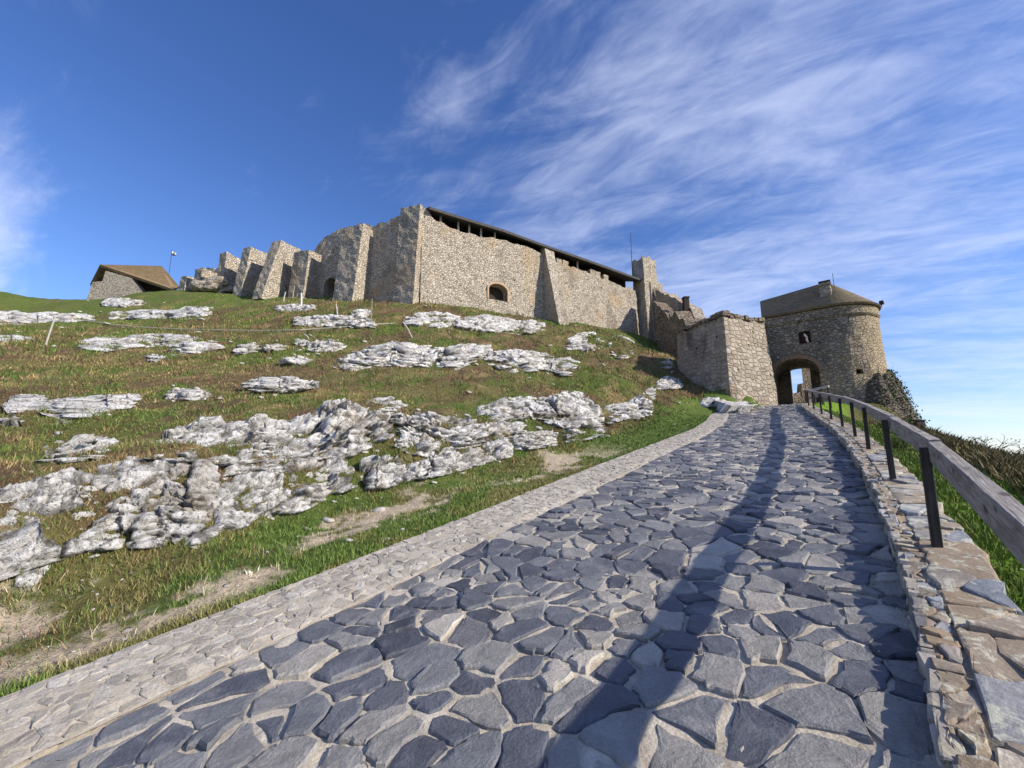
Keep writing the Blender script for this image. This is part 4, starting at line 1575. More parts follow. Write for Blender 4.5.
# chimney on the front slope
kq = on_line(826, 295, GL - gn * 1.2, gd)
cp_ = GL - gn * 1.2 + gd * kq
mb = MB()
zc0, zc1 = GZE + 0.3, zat(286.5, cp_[1])
for (a, b, h0, h1) in ((0.36, 0.34, zc0, zc1), (0.41, 0.40, zc1, zc1 + 0.1), (0.31, 0.30, zc1 + 0.1, zc1 + 0.26)):
    q = [(-1, -1), (1, -1), (1, 1), (-1, 1)]
    mb.prism([(*(cp_ + gd * x * a + gn * y * b), h0) for x, y in q], [(*(cp_ + gd * x * a * .95 + gn * y * b * .95), h1) for x, y in q])
mb.build('chimney', M_BAST, gt, bevel=0.02)
mb = MB()
mb.prism([(*(cp_ + gd * x * .36 + gn * y * .35), zc1 + 0.26) for x, y in q], [(*(cp_ + gd * x * .36 + gn * y * .35), zc1 + 0.36) for x, y in q])
mb.build('chimney_cap', M_SHADOWWOOD, gt)
mb = MB()
a = cp_ + gd * 0.55
mb.tube([(a[0], a[1], zc1 - 1.2), (a[0], a[1], zc1 + 0.9)], 0.02, 6)
mb.build('antenna', M_IRON, gt)
# small floodlight standing on the eaves
a = GC + azv(128) * (RC + 0.3)
fl = thing('floodlight', (a[0], a[1], GZE + 0.17), 'small dark floodlight on the eaves of the round gate tower', 'floodlight')
mb = MB()
mb.tube([(a[0], a[1], GZE + 0.15), (a[0], a[1], GZE + 0.42)], 0.03, 6)
mb.build('bracket', M_IRON, fl)
mb = MB()
mb.beam((a[0] - .12, a[1] - .14, GZE + 0.50), (a[0] + .12, a[1] + .08, GZE + 0.42), 0.26, 0.2)
mb.build('lamp_head', M_IRON, fl, bevel=0.02)
# rubble skirt at the foot of the round end
ang = np.linspace(212, 40, 86)
rows = []
N = 20
for k in range(N + 1):
    f = k / N
    z = -1.5 + f * (zat(377, 30) + 0.2 + 1.5)
    ro = RC + 0.32 + 0.30 * np.clip(7.2 - z, 0, 9)
    sw_ = 1 - ease(np.asarray(ang), 176, 208)
    ridge = ro * np.ones_like(ang)
    top_fall = (vn(ang * 0.13, np.zeros_like(ang), seed=440) - 0.5) * 0.7 - 1.1 * ease(-ang, -182, -182 + 0.01) * 0
    zrow = z + top_fall * f - 3.2 * (1 - sw_) * f - 0.6 * ease(np.asarray(ang), 140, 190) * f
    e = (fbm(ang * 0.16, zrow * 1.2, seed=441) - 0.5) * 0.7 + (vn(ang * 0.6, zrow * 3.5, seed=443) - 0.5) * 0.22
    rr_ = (RC - 0.3) + (ridge - RC + 0.3 + e * (0.4 + 0.6 * (1 - f))) * (0.15 + 0.85 * sw_)
    rows.append(np.stack([GC[0] + np.sin(np.radians(ang)) * rr_, GC[1] + np.cos(np.radians(ang)) * rr_, zrow], 1))
rows.append(np.stack([GC[0] + np.sin(np.radians(ang)) * (RC - 0.5), GC[1] + np.cos(np.radians(ang)) * (RC - 0.5), rows[-1][:, 2] + 0.1], 1))
skirt = np.array(rows)
o = mesh_obj('rubble_skirt', skirt.reshape(-1, 3), grid_faces(len(rows), len(ang)), M_SKIRT, gt)
fix_normals(o)


def leaf_cloud(pts, nrm, size, seed):
    """small leaf faces around given points"""
    r = np.random.default_rng(seed)
    k = len(pts)
    a = r.normal(0, 1, (k, 3)) + nrm * 0.8
    a /= np.linalg.norm(a, axis=1)[:, None]
    u = np.cross(a, r.normal(0, 1, (k, 3)))
    u /= np.linalg.norm(u, axis=1)[:, None]
    v = np.cross(a, u)
    sz = r.uniform(0.6, 1.3, (k, 1)) * size
    q = np.stack([pts - u * sz * 0.5, pts + v * sz * 0.45, pts + u * sz * 0.6, pts - v * sz * 0.45], 1)
    return q.reshape(-1, 3), np.arange(4 * k).reshape(-1, 4)


fl_ = skirt[2:-1].reshape(-1, 3)
idx = rng.integers(0, len(fl_), 9000)
pts = fl_[idx] + rng.normal(0, 0.16, (9000, 3))
keep = fbm(pts[:, 0] * 0.9, pts[:, 1] * 0.9, pts[:, 2] * 0.9, seed=450) > 0.47
pts = pts[keep]
ctr = np.array([GC[0], GC[1], 4])
nn_ = pts - ctr
nn_ /= np.linalg.norm(nn_, axis=1)[:, None]
V, F_ = leaf_cloud(pts + nn_ * 0.04, nn_, 0.12, 451)
tag(mesh_obj('ivy', V, F_, M_IVY), 'dark ivy creeping over the rubble foot of the gate tower', 'ivy')

# courtyard wall seen through the passage
ca_ = at(786, 396, 47)
yard = thing('courtyard_wall', (ca_[0], ca_[1], 5.3), 'notched brown courtyard wall seen through the gate arch', 'wall')
line = []
Y_ = 47.0
for px, pt in ((779, 395), (787, 394.5), (790, 394), (796, 393), (800, 392), (801.5, 391.8), (801.6, 383), (806, 382.5)):
    a = at(px, pt, Y_)
    line.append((a[0], a[1], 5.0, a[2]))
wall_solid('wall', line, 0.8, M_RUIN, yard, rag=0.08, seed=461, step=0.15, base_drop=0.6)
a, b = at(801.8, 372, 48.5), at(840, 372, 48.5)
mb = MB()
mb.prism([(a[0], a[1], 5), (b[0], b[1], 5), (b[0] + 3, b[1] + 3, 5), (a[0] + 2.3, a[1] + 3, 5)], [(a[0], a[1], zat(340, 48.5)), (b[0], b[1], zat(340, 48.5)), (b[0] + 3, b[1] + 3, zat(340, 48.5)), (a[0] + 2.3, a[1] + 3, zat(340, 48.5))])
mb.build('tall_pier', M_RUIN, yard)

# ------------------------------------------------------------------ barn on the skyline at the left
bc = at(130, 298, 54)
bn = thing('barn', bc, 'low stone barn with brown shingle roof on the left skyline', 'barn')
A, B, C_, D = at(100, 264.5, 55), at(162, 266, 57.5), at(179, 286, 55.2), at(174, 289.5, 52.8)
Lv = at(90.5, 283, 55.6)
up_ = np.array([0, 0, 0.35])
mb = MB()
mb.prism([A - up_, D - up_, C_ - up_, B - up_], [A, D, C_, B])
Bk = B + np.array([-6.5, 3.5, -3.4])
mb.prism([A - up_, B - up_, Bk - up_, Lv - up_], [A + [0, 0, .01], B + [0, 0, .01], Bk, Lv])
mb.build('roof', M_ROOF_BARN, bn)
mb = MB()
inset_ = np.array([0.0, 0.9, 0])
w0 = [at(86, 301, 54), at(143, 296, 54), at(141.5, 290.5, 54), at(131, 278, 54), at(105.5, 270.5, 54), at(102.5, 281, 54), at(92.5, 282, 54)]
mb.prism(w0, [p + inset_ for p in w0])
bw = mb.build('wall', M_WALL, bn)
mb = MB()  # dark-coloured slab standing in for the shade under the barn roof
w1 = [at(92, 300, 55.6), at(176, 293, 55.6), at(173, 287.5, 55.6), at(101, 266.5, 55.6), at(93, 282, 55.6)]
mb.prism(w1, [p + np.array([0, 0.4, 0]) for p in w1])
mb.build('interior_shade', M_SHADOWWOOD, bn)

# flag behind the barn, mast behind the wall
a = at(165.5, 300, 62)
fg = thing('flagpole', (a[0], a[1], a[2]), 'thin flagpole with a small flag rising right of the barn roof', 'flagpole')
tp_ = at(166.3, 250.5, 62)
mb = MB()
mb.tube([(a[0], a[1], a[2] - 2), (a[0], a[1], tp_[2] + 0.1)], 0.035, 6)
mb.build('pole', M_IRON, fg)
V = []
for i in range(7):
    for j in range(4):
        f = i / 6
        V.append((a[0] + 0.04 + f * 0.75 * 0.9, a[1] + 0.12 * math.sin(f * 6), tp_[2] - 0.1 - j * 0.2 - f * 0.25 + 0.04 * math.sin(f * 5 + j)))
V = np.array(V)
V2 = V + np.array([0, 0.012, 0])
gf_ = grid_faces(7, 4)
o = mesh_obj('flag', np.concatenate([V, V2]), np.concatenate([gf_, gf_[:, ::-1] + 28]), None, fg, mats=[M_WHITE, M_RED], fmat=([0, 0, 1] * 6) * 2)
k, q = onS(637, 258)
mb = MB()
mb.tube([(q[0] - nS[0], q[1] - nS[1], zat(262, q[1]) - 2), (q[0] - nS[0], q[1] - nS[1], zat(229, q[1]))], [0.06, 0.03], 6)
tag(mb.build('mast', M_IRON), 'thin dark mast rising above the broken tower stub', 'mast')

# ------------------------------------------------------------------ limestone outcrops
LEDGES = []


def outcrop(samples, label, bulge=0.25, seed=0, rough=1.0, group='limestone outcrops on the slope', solid=False):
    """a rock face between a foot line and a crest line on the slope: samples = (px, y_crest, y_foot), surveyed on the ground"""
    sm = np.array(samples, float)
    far_rock = sm[:, 2].mean() < 398 and sm[:, 0].max() < 600
    if far_rock:
        f_ = 1.05 + 0.6 * np.random.default_rng(seed + 1).random()
        sm[:, 0] = sm[:, 0].mean() + (sm[:, 0] - sm[:, 0].mean()) * f_
    x0, x1 = sm[0, 0], sm[-1, 0]
    foot, crest = [], []
    xs = np.linspace(x0, x1, max(4, int((x1 - x0) / 9) + 2))
    for x in xs:
        yc, yf = np.interp(x, sm[:, 0], sm[:, 1]), np.interp(x, sm[:, 0], sm[:, 2])
        a, b = ground_hit(x, yf), ground_hit(x, yc)
        foot.append(a)
        crest.append(b)
    foot, crest = np.array(foot), np.array(crest)
    LEDGES.append((foot.mean(0), crest.mean(0)))
    dist = float(np.linalg.norm(foot.mean(0)))
    hgt = np.linalg.norm(crest - foot, axis=1).mean()
    lng = np.linalg.norm(np.diff(foot, axis=0), axis=1).sum()
    res = np.clip(dist * 0.0034, 0.018, 0.3)
    nu = int(np.clip(lng / res, 14, 320))
    nv = int(np.clip(hgt / res * 1.3, 12, 90))
    fu = np.linspace(0, 1, nu)
    L = np.linspace(0, 1, len(xs))
    f3_ = np.stack([np.interp(fu, L, foot[:, k]) for k in range(3)], 1)
    c3_ = np.stack([np.interp(fu, L, crest[:, k]) for k in range(3)], 1)
    V = np.zeros((nu, nv, 3))
    vv = np.linspace(-0.12, 1.12, nv)
    for j, v in enumerate(vv):
        V[:, j] = f3_ * (1 - v) + c3_ * v
    # outward = away from the hill, mostly sideways near the foot and up near the crest
    d = np.gradient(f3_, axis=0)
    d[:, 2] = 0
    d /= np.linalg.norm(d, axis=1)[:, None] + 1e-9
    out = np.stack([d[:, 1], -d[:, 0], np.zeros(nu)], 1)
    ve = np.clip(vv, 0, 1)
    edge_u = np.minimum(1, np.minimum(fu, 1 - fu) * (lng / max(0.35 * hgt, 0.15))) ** 0.5
    prof_ = np.clip(np.sin(np.pi * np.clip((vv + 0.05) / 1.1, 0, 1)), 0, 1) ** 0.45
    X_, Y2_, Z_ = V[..., 0], V[..., 1], V[..., 2]
    blk = max(0.22, 0.30 * hgt ** 0.6) * (1 + dist / 60)
    fr = 1.0 / blk
    s_, t_ = st(X_, Y2_)
    wob = (fbm(X_ * fr * 0.9, Y2_ * fr * 0.9, Z_ * fr * 0.9, seed=seed + 2) - 0.5)
    d1, d2, cid, f1 = cellular(s_ * fr * 0.55 + seed * 3.1 + wob * 0.5, t_ * fr * 0.8, Z_ * fr * 0.9 + wob * 0.3, seed % 50, True)
    e1, e2, cid2, f2 = cellular(s_ * fr * 1.7 + seed + wob * 0.6, t_ * fr * 2.0, Z_ * fr * 3.0, seed % 50 + 5, True)
    g1, g2, cid3, f3 = cellular(s_ * fr * 5.0 + seed + wob, t_ * fr * 5.5, Z_ * fr * 8.0, seed % 50 + 7, True)
    big = fbm(X_ * fr * 0.35, Y2_ * fr * 0.35, Z_ * fr * 0.6, seed=seed) - 0.5
    small = fbm(X_ * fr * 4, Y2_ * fr * 4, Z_ * fr * 6, seed=seed + 3, oct=5, gain=0.62) - 0.5
    # bedding: tilted layers, each standing out by its own amount
    rv = np.random.default_rng(seed).random(4)
    lay = (Z_ + (0.45 * rv[0] - 0.18) * s_ + wob * blk * (0.35 + 0.5 * rv[1])) / (blk * (0.4 + 0.6 * rv[2]))
    li = np.floor(lay)
    lf_ = lay - li
    lh = _hash(li.astype(np.int64), np.floor(s_ * fr * 0.22 + wob).astype(np.int64), li.astype(np.int64) * 0, seed % 97)
    notch = np.clip(1 - np.minimum(lf_, 1 - lf_) / 0.13, 0, 1) * (vn(s_ * fr * 0.8, li * 3.1, seed=seed + 6) > 0.42)
    amp = bulge * max(0.35, min(1.5, hgt)) * (0.95 if dist < 10 else 0.8)
    crack = np.clip(0.17 - (d2 - d1), 0, 0.17) / 0.17
    crack2 = np.clip(0.17 - (e2 - e1), 0, 0.17) / 0.17
    disp = amp * (0.85 + big * 0.7 + (cid - 0.5) * 0.70 + f1 * 1.5 + (lh - 0.5) * (0.18 + 0.42 * rv[3]) + (cid2 - 0.5) * 0.38 + f2 * 0.9 + (cid3 - 0.5) * 0.20 + f3 * 0.5) + rough * amp * (small * 0.42) - crack * amp * 0.60 - crack2 * amp * 0.22 - notch * amp * (0.15 + 0.30 * rv[3])
    mask = prof_[None, :] * edge_u[:, None]
    # ragged outline: where the presence fades the rock dips below the turf
    un, vn_ = fu[:, None] * lng, np.clip(vv, -0.2, 1.2)[None, :] * hgt
    pn = fbm(un / blk * 0.55 + seed, vn_ / blk * 1.1 + 0 * un, seed=seed + 8, oct=4, gain=0.6)
    pres = ease(mask + (pn - 0.5) * (0.6 if solid else 2.0 if far_rock else 1.45), 0.06 if solid else 0.16, 0.22 if solid else 0.36)
    disp = disp * pres * (0.35 + 0.65 * mask) - (1 - pres) * amp * 1.1
    crack2 = np.maximum(crack2, notch)
    upw = np.clip(0.25 + 0.9 * ve, 0, 1) * (1.0 if dist < 10 else 0.5)
    nrm = out * (1 - 0.75 * ve[None, :, None] ** 2)[..., :] if False else np.broadcast_to(out[:, None, :], V.shape) * (1 - 0.6 * ve[None, :, None] ** 2)
    nrm = nrm + np.array([0, 0, 1.0]) * upw[None, :, None] * 0.75
    V = V + nrm * disp[..., None]
    # close the block at the back, inside the hill
    back = V.copy()
    back = back - np.array([0, 0, 0.5]) * (0.4 + hgt * 0.3) - out[:, None, :] * 0.5 * (0.4 + hgt * 0.3)
    allv = np.concatenate([V.reshape(-1, 3), back.reshape(-1, 3)])
    g = grid_faces(nu, nv)
    kk = nu * nv
    rimi = [(i * nv) for i in range(nu)] + [((nu - 1) * nv + j) for j in range(1, nv)] + [(i * nv + nv - 1) for i in range(nu - 2, -1, -1)] + [j for j in range(nv - 2, 0, -1)]
    rf = np.array([(rimi[i], rimi[(i + 1) % len(rimi)], rimi[(i + 1) % len(rimi)] + kk, rimi[i] + kk) for i in range(len(rimi))])
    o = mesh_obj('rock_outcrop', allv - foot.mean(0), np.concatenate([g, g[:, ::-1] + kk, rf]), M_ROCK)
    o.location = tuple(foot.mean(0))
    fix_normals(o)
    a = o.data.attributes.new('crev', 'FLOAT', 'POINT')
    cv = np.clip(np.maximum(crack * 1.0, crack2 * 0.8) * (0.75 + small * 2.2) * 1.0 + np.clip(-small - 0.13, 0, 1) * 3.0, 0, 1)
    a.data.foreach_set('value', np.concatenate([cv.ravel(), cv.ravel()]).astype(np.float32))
    return tag(o, label, 'rock', group)


ROCKS = [
    ([(-60, 505, 598), (-20, 500, 585), (0, 495, 577), (40, 487, 563), (80, 481, 553), (130, 475, 546), (170, 468, 545), (205, 467, 541), (218, 480, 533)], 'largest white limestone face, long pitted slab low at the left edge of the slope', 0.22),
    ([(95, 466, 480), (140, 460, 476), (180, 458, 470), (214, 462, 470)], 'thin grey ledge lying along the top edge of the largest limestone face', 0.2),
    ([(222, 458, 476), (260, 452, 472), (300, 452, 468), (325, 456, 466)], 'low broken ledge between the broad outcrop and the face below it', 0.22),
    ([(440, 432, 452), (470, 428, 450), (500, 424, 442), (525, 424, 438)], 'brown fissured ledge in the middle of the lower rock band', 0.28),
    ([(556, 424, 444), (580, 424, 441), (604, 424, 434)], 'low white ledge end beside the start of the bright grass wedge', 0.28),
    ([(394, 432, 448), (415, 440, 456), (438, 442, 458)], 'dark broken stones under the left end of the fissured overhang', 0.25),
    ([(12, 572, 590), (30, 562, 588), (50, 556, 566)], 'flat pale stone at the foot of the largest limestone face', 0.12),
    ([(213, 492, 536), (240, 480, 528), (262, 472, 522), (290, 469, 515), (320, 464, 501), (329, 474, 490)], 'pitted limestone face joined to the right end of the largest slab', 0.22),
    ([(322, 462, 497), (340, 459, 496), (356, 461, 494)], 'squarish upright limestone block, left one of a pair above the turf strip', 0.3),
    ([(358, 460, 491), (380, 456, 492), (404, 457, 482)], 'squarish upright limestone block, right one of a pair above the turf strip', 0.3),
    ([(402, 468, 483), (440, 457, 476), (480, 447, 466), (509, 443, 457)], 'low grey limestone ledge running right from the pair of upright blocks', 0.25),
    ([(145, 446, 459), (170, 436, 461), (200, 430, 463), (230, 426, 465), (262, 428, 462), (290, 424, 463)], 'broad broken white outcrop one step above the largest slab', 0.28),
    ([(284, 428, 464), (305, 422, 462), (330, 412, 456), (351, 405, 455), (366, 408, 447)], 'tall bright white limestone boulder face with a rounded top', 0.35),
    ([(367, 416, 445), (380, 414, 446), (391, 418, 440)], 'small white block right beside the tall bright boulder face', 0.3),
    ([(366, 402, 412), (385, 399, 411), (402, 402, 410)], 'small white cap stone above the tall bright boulder face', 0.25),
    ([(393, 417, 430), (420, 416, 442), (450, 419, 445), (477, 422, 440)], 'dark fissured overhanging rock with cracked layers in mid slope', 0.4),
    ([(476, 408, 429), (500, 401, 424), (525, 397, 421), (546, 400, 430)], 'brownish broken rocks between the dark overhang and the sharp white ridge', 0.3),
    ([(532, 402, 421), (560, 395, 427), (580, 391, 430), (590, 403, 429), (599, 413, 425)], 'sharp white layered ridge above the grass wedge', 0.35),
    ([(509, 437, 451), (535, 433, 449), (556, 432, 445)], 'low pale rock at the turf edge below the sharp white ridge', 0.25),
    ([(599, 411, 424), (620, 404, 422), (638, 397, 419), (648, 388, 414), (654, 384, 404)], 'steep ribbed rock nose ending at the bright grass wedge', 0.45),
    ([(566, 338, 350), (585, 332, 351), (606, 335, 352)], 'brown weathered knoll rock below the far part of the roofed wall', 0.5),
    ([(607, 340, 358), (622, 335, 364), (635, 342, 362)], 'tall narrow brown rock rib below the broken tower stub', 0.5),
    ([(656, 381, 391), (668, 377, 390), (681, 380, 388)], 'grey rock standing on the slope left of the bastion foot', 0.4),
    ([(659, 361, 368), (668, 358, 369), (679, 360, 368)], 'small pale rock in the green patch below the bastion side', 0.4),
    ([(700, 398, 408), (714, 398, 408), (730, 402, 406)], 'low grey rock where the pale setts end below the bastion', 0.35),
    ([(716, 386, 397), (735, 384, 399), (757, 388, 401), (780, 391, 402)], 'rough rock shelf under the front of the bastion', 0.35),
    ([(2, 405, 418), (20, 394, 417), (43, 396, 411)], 'flat white outcrop at the left edge, its left half split by dark gaps', 0.25),
    ([(43, 400, 414), (60, 399, 418), (80, 397, 417), (110, 396, 410), (141, 397, 408)], 'flat white outcrop with a smooth wide right half near the left edge', 0.25),
    ([(38, 452, 466), (60, 446, 467), (85, 442, 463), (100, 441, 462), (118, 443, 458)], 'pair of pale tilted slabs just above the largest limestone face', 0.28),
    ([(86, 341, 349), (104, 337, 351), (126, 338, 347)], 'white rock strip, left one of two in a row below the barn', 0.35),
    ([(126, 339, 348), (155, 335, 347), (185, 337, 345)], 'white rock strip, right one of two in a row below the barn', 0.35),
    ([(144, 356, 362), (155, 354, 363), (165, 356, 361)], 'small white rock alone under the row of two white strips', 0.35),
    ([(173, 346, 354), (195, 340, 355), (219, 343, 352)], 'white sloping rock right of the two strips below the barn', 0.35),
    ([(-20, 312, 326), (0, 311, 325), (14, 310, 325), (27, 313, 323)], 'topmost white slab at the left edge under the skyline', 0.35),
    ([(25, 315, 324), (50, 312, 322), (79, 314, 320)], 'long scree-like white slab behind the leaning stake', 0.3),
    ([(-12, 337, 343), (10, 336, 343), (28, 337, 341)], 'thin white rock line at the left edge below the leaning stake', 0.3),
    ([(124, 313, 319), (150, 310, 319), (177, 312, 318)], 'grey-white gravelly slab high up under the right half of the barn', 0.3),
    ([(177, 310, 317), (190, 306, 317), (208, 308, 316)], 'rounded pale rock below the masonry heap', 0.4),
    ([(103, 302, 306), (120, 299, 307), (146, 301, 305)], 'small white rocks just under the barn wall', 0.35),
    ([(250, 386, 392), (270, 380, 393), (290, 380, 393), (314, 381, 390)], 'isolated smooth white rock in the middle of the brown slope', 0.35),
    ([(167, 394, 400), (188, 391, 401), (212, 393, 399)], 'flat broken white rock left of the isolated smooth one', 0.25),
    ([(366, 355, 363), (385, 347, 366), (402, 342, 367), (416, 345, 358)], 'wedge-shaped white rock under the castle corner', 0.45),
    ([(421, 357, 366), (440, 351, 368), (462, 345, 365), (480, 346, 358)], 'white rock with a slanting crest, second of three under the roofed wall', 0.45),
    ([(498, 354, 365), (512, 351, 371), (528, 353, 372), (542, 357, 370)], 'blocky white cliff piece, third of three under the roofed wall', 0.5),
    ([(549, 362, 372), (563, 358, 376), (577, 363, 374)], 'grey-brown crag right of the blocky white cliff piece', 0.45),
    ([(313, 345, 352), (325, 340, 353), (336, 343, 351)], 'white ribbed boulder left of the wedge-shaped rock', 0.45),
    ([(295, 343, 347), (302, 340, 348), (308, 343, 346)], 'little pale round rock beside the ribbed boulder', 0.45),
    ([(295, 321, 325), (302, 317, 326), (308, 320, 325)], 'small white rock left of the long slab below the fence stakes', 0.45),
    ([(310, 320, 327), (330, 316, 328), (345, 317, 328), (361, 322, 328)], 'long white slab below the fence stakes', 0.35),
    ([(355, 312, 319), (362, 308, 320), (369, 311, 318)], 'upright white stone between the two right-hand fence stakes', 0.5),
    ([(277, 307, 311), (292, 304, 312), (309, 306, 310)], 'pale flat rock around the foot of the tallest fence stake', 0.3),
    ([(413, 316, 326), (432, 311, 328), (451, 315, 326)], 'grey broken rocks just below the castle corner', 0.4),
    ([(459, 320, 330), (485, 316, 333), (511, 320, 331)], 'greyish rock band below the gun port', 0.4),
    ([(509, 324, 333), (525, 320, 335), (540, 324, 333)], 'white rock below the big buttress of the roofed wall', 0.45),
    ([(334, 362, 369), (350, 359, 371), (369, 361, 368)], 'brown-grey rock line left of the wedge-shaped white rock, lower down', 0.4),
    ([(287, 362, 366), (298, 359, 367), (310, 361, 365)], 'small grey rock in the rust-brown patch left of mid slope', 0.4),
    ([(238, 350, 354), (248, 344, 355), (258, 345, 351)], 'grey slanting rock right of the sloping white one', 0.4),
    ([(260, 349, 352), (271, 346, 353), (283, 347, 351)], 'tiny row of pale stones between the grey slanting rock and the round one', 0.4),
]
SOLID2 = [k for k, q_ in enumerate(ROCKS) if q_[1].startswith('pitted limestone face')][0]
for i, (sm, lb, bu) in enumerate(ROCKS):
    outcrop(sm, lb, bu, seed=500 + 13 * i, solid=i in (0, SOLID2))

# loose stones on the turf strip and the slope
protos = []
for k in range(6):
    o = boulder('loose_stone', (0, 0, 0), (1.0, random.uniform(.6, .9), random.uniform(.35, .6)), 700 + k, M_PALESTONE, sub=2, rough=0.5)
    COL.objects.unlink(o)
    protos.append(o)
r = np.random.default_rng(77)
cnt = 0
while cnt < 270:
    if cnt < 80:
        s, d = r.uniform(0.3, 11), abs(r.normal(1.1, 0.7))
        t = float(tLo(s)) + 0.2 + d
        size = r.uniform(0.010, 0.024) * (1 if r.random() < 0.8 else 2.2)
    else:
        lf0, lc0 = LEDGES[r.integers(0, len(LEDGES))]
        g = lf0 + (lc0 - lf0) * r.uniform(-0.6, 1.5) + r.normal(0, 1, 3) * (0.25 + 0.045 * np.linalg.norm(lf0[:2]))
        s, t = st(g[0], g[1])
        if t < tLo(s) + 0.3:
            continue
        size = r.uniform(0.05, 0.14) * (0.5 + np.hypot(g[0], g[1]) / 26)
    p = W(s, t, 0)
    z = float(terrain(p[0], p[1]))
    o = protos[cnt % 6].copy()
    COL.objects.link(o)
    o.name = 'loose_stone'
    o.location = (p[0], p[1], z + size * 0.08)
    o.scale = (size,) * 3
    o.rotation_euler = (r.uniform(-.3, .3), r.uniform(-.3, .3), r.uniform(0, 6.3))
    tag(o, 'small loose limestone chip lying in the turf of the slope', 'stone', 'loose limestone chips scattered over the slope')
    cnt += 1

# ------------------------------------------------------------------ fence stakes and rope
def stake(x0, y0, x1, y1, rad, mat, label, base=False):
    g = ground_hit(x0, y0)
    top = at(x1, y1, g[1])
    mb = MB()
    mb.tube([g - np.array([0, 0, 0.3]), g * 0.5 + top * 0.5, top], [rad, rad * 0.95, rad * 0.85], 7)
    o = mb.build('stake', mat)
    o.data.transform(Matrix.Translation(-Vector(g)))
    o.location = tuple(g)
    return tag(o, label, 'stake', 'stakes of the rope fence')


stake(45, 345, 55.5, 316, 0.05, M_PALEWOOD, 'whitish leaning stake alone at the far left of the slope')
stake(283, 302, 285.5, 292, 0.07, M_PALEWOOD, 'short pale stake, leftmost of the cluster under the square buttresses')
stake(301.5, 307, 301.5, 293, 0.09, M_WHITE, 'white upright stake with a dark top on a pale flat rock')
stake(292.5, 299, 294.5, 286, 0.04, M_PALEWOOD, 'thin slanting stake between the short and the white upright one')
stake(338, 316, 336, 304, 0.06, M_PALEWOOD, 'slightly tilted pale stake above the long white slab')
stake(371, 322, 372, 299, 0.05, M_TIMBER, 'grey thin upright stake beside the upright white stone')
stake(414, 338, 403, 322, 0.05, M_PALEWOOD, 'pale pole leaning left on the slope below the castle corner')
stake(311, 339, 304, 334, 0.04, M_PALEWOOD, 'short fallen stick in the turf below the long white slab')
mb = MB()
pts = []
for x, y in ((40, 319), (70, 321), (85, 322), (110, 326), (140, 329), (180, 331), (220, 332), (260, 332.5), (300, 332), (311, 331), (340, 329), (375, 326), (395, 325)):
    g = ground_hit(x, y)
    z = float(terrain(g[0], g[1]))
    pts.append((g[0], g[1], z + 0.15))
mb.tube(pts, 0.035, 5)
tag(mb.build('rope', M_ROPE), 'pale rope running across the upper slope between the stakes', 'rope')

# ------------------------------------------------------------------ grass and plants
def blades(x, y, hgt, wid, col, name, mat, label, seed, lean=0.5):
    r = np.random.default_rng(seed)
    k = len(x)
    z = terrain(x, y) - 0.01
    a = r.uniform(0, 2 * np.pi, k)
    dx, dy = np.cos(a) * wid, np.sin(a) * wid
    b = r.uniform(0, 2 * np.pi, k)
    lx, ly = np.cos(b) * hgt * lean * r.random(k), np.sin(b) * hgt * lean * r.random(k)
    p0 = np.stack([x - dx, y - dy, z], 1)
    p1 = np.stack([x + dx, y + dy, z], 1)
    p2 = np.stack([x + lx * .45 + dx * .6, y + ly * .45 + dy * .6, z + hgt * 0.6], 1)
    p3 = np.stack([x + lx * .45 - dx * .6, y + ly * .45 - dy * .6, z + hgt * 0.6], 1)
    p4 = np.stack([x + lx, y + ly, z + hgt], 1)
    V = np.stack([p0, p1, p2, p3, p4], 1).reshape(-1, 3)
    i = np.arange(k)[:, None] * 5
    F1 = i + np.array([[0, 1, 2]])
    F2 = i + np.array([[0, 2, 3]])
    F3 = i + np.array([[3, 2, 4]])
    o = mesh_obj(name, V, np.concatenate([F1, F2, F3]), mat)
    if col is not None:
        ca = o.data.color_attributes.new('cover', 'FLOAT_COLOR', 'POINT')
        c4 = np.concatenate([np.repeat(col, 5, 0), np.ones((k * 5, 1))], 1)
        ca.data.foreach_set('color', c4.astype(np.float32).ravel())
    return tag(o, label, kind='stuff')


r = np.random.default_rng(99)
# turf strip beside the setts
s = r.uniform(-4, 26, 150000)
keep = r.random(len(s)) < np.clip(1.25 - s / 24, 0.25, 1)
s = s[keep]
d = r.uniform(0.0, 3.4, len(s))
# thick fringe right along the setts
d[: len(s) // 6] = np.abs(r.normal(0.12, 0.16, len(s) // 6))
t = tLo(s) + 0.03 + d
p = np.stack([s * S2[0] + t * T2[0], s * S2[1] + t * T2[1]], 1)
col, bare = cover(p[:, 0], p[:, 1])
cl_ = fbm(p[:, 0] * 2.4, p[:, 1] * 2.4, seed=61, oct=3)
keep = (r.random(len(s)) > bare * 1.25) & (cl_ + r.normal(0, 0.06, len(s)) > 0.40 - 0.2 * (d < 0.3))
p, col, s_k, cl_ = p[keep], col[keep], s[keep], cl_[keep]
h = r.uniform(0.025, 0.075, len(p)) * (0.6 + cl_)
blades(p[:, 0], p[:, 1], h, 0.0035 + 0.0006 * np.clip(s_k, 0, 20), col * r.uniform(0.8, 1.35, (len(p), 1)), 'grass', M_BLADE, 'short turf on the strip between the setts and the rocks', 101, 0.9)
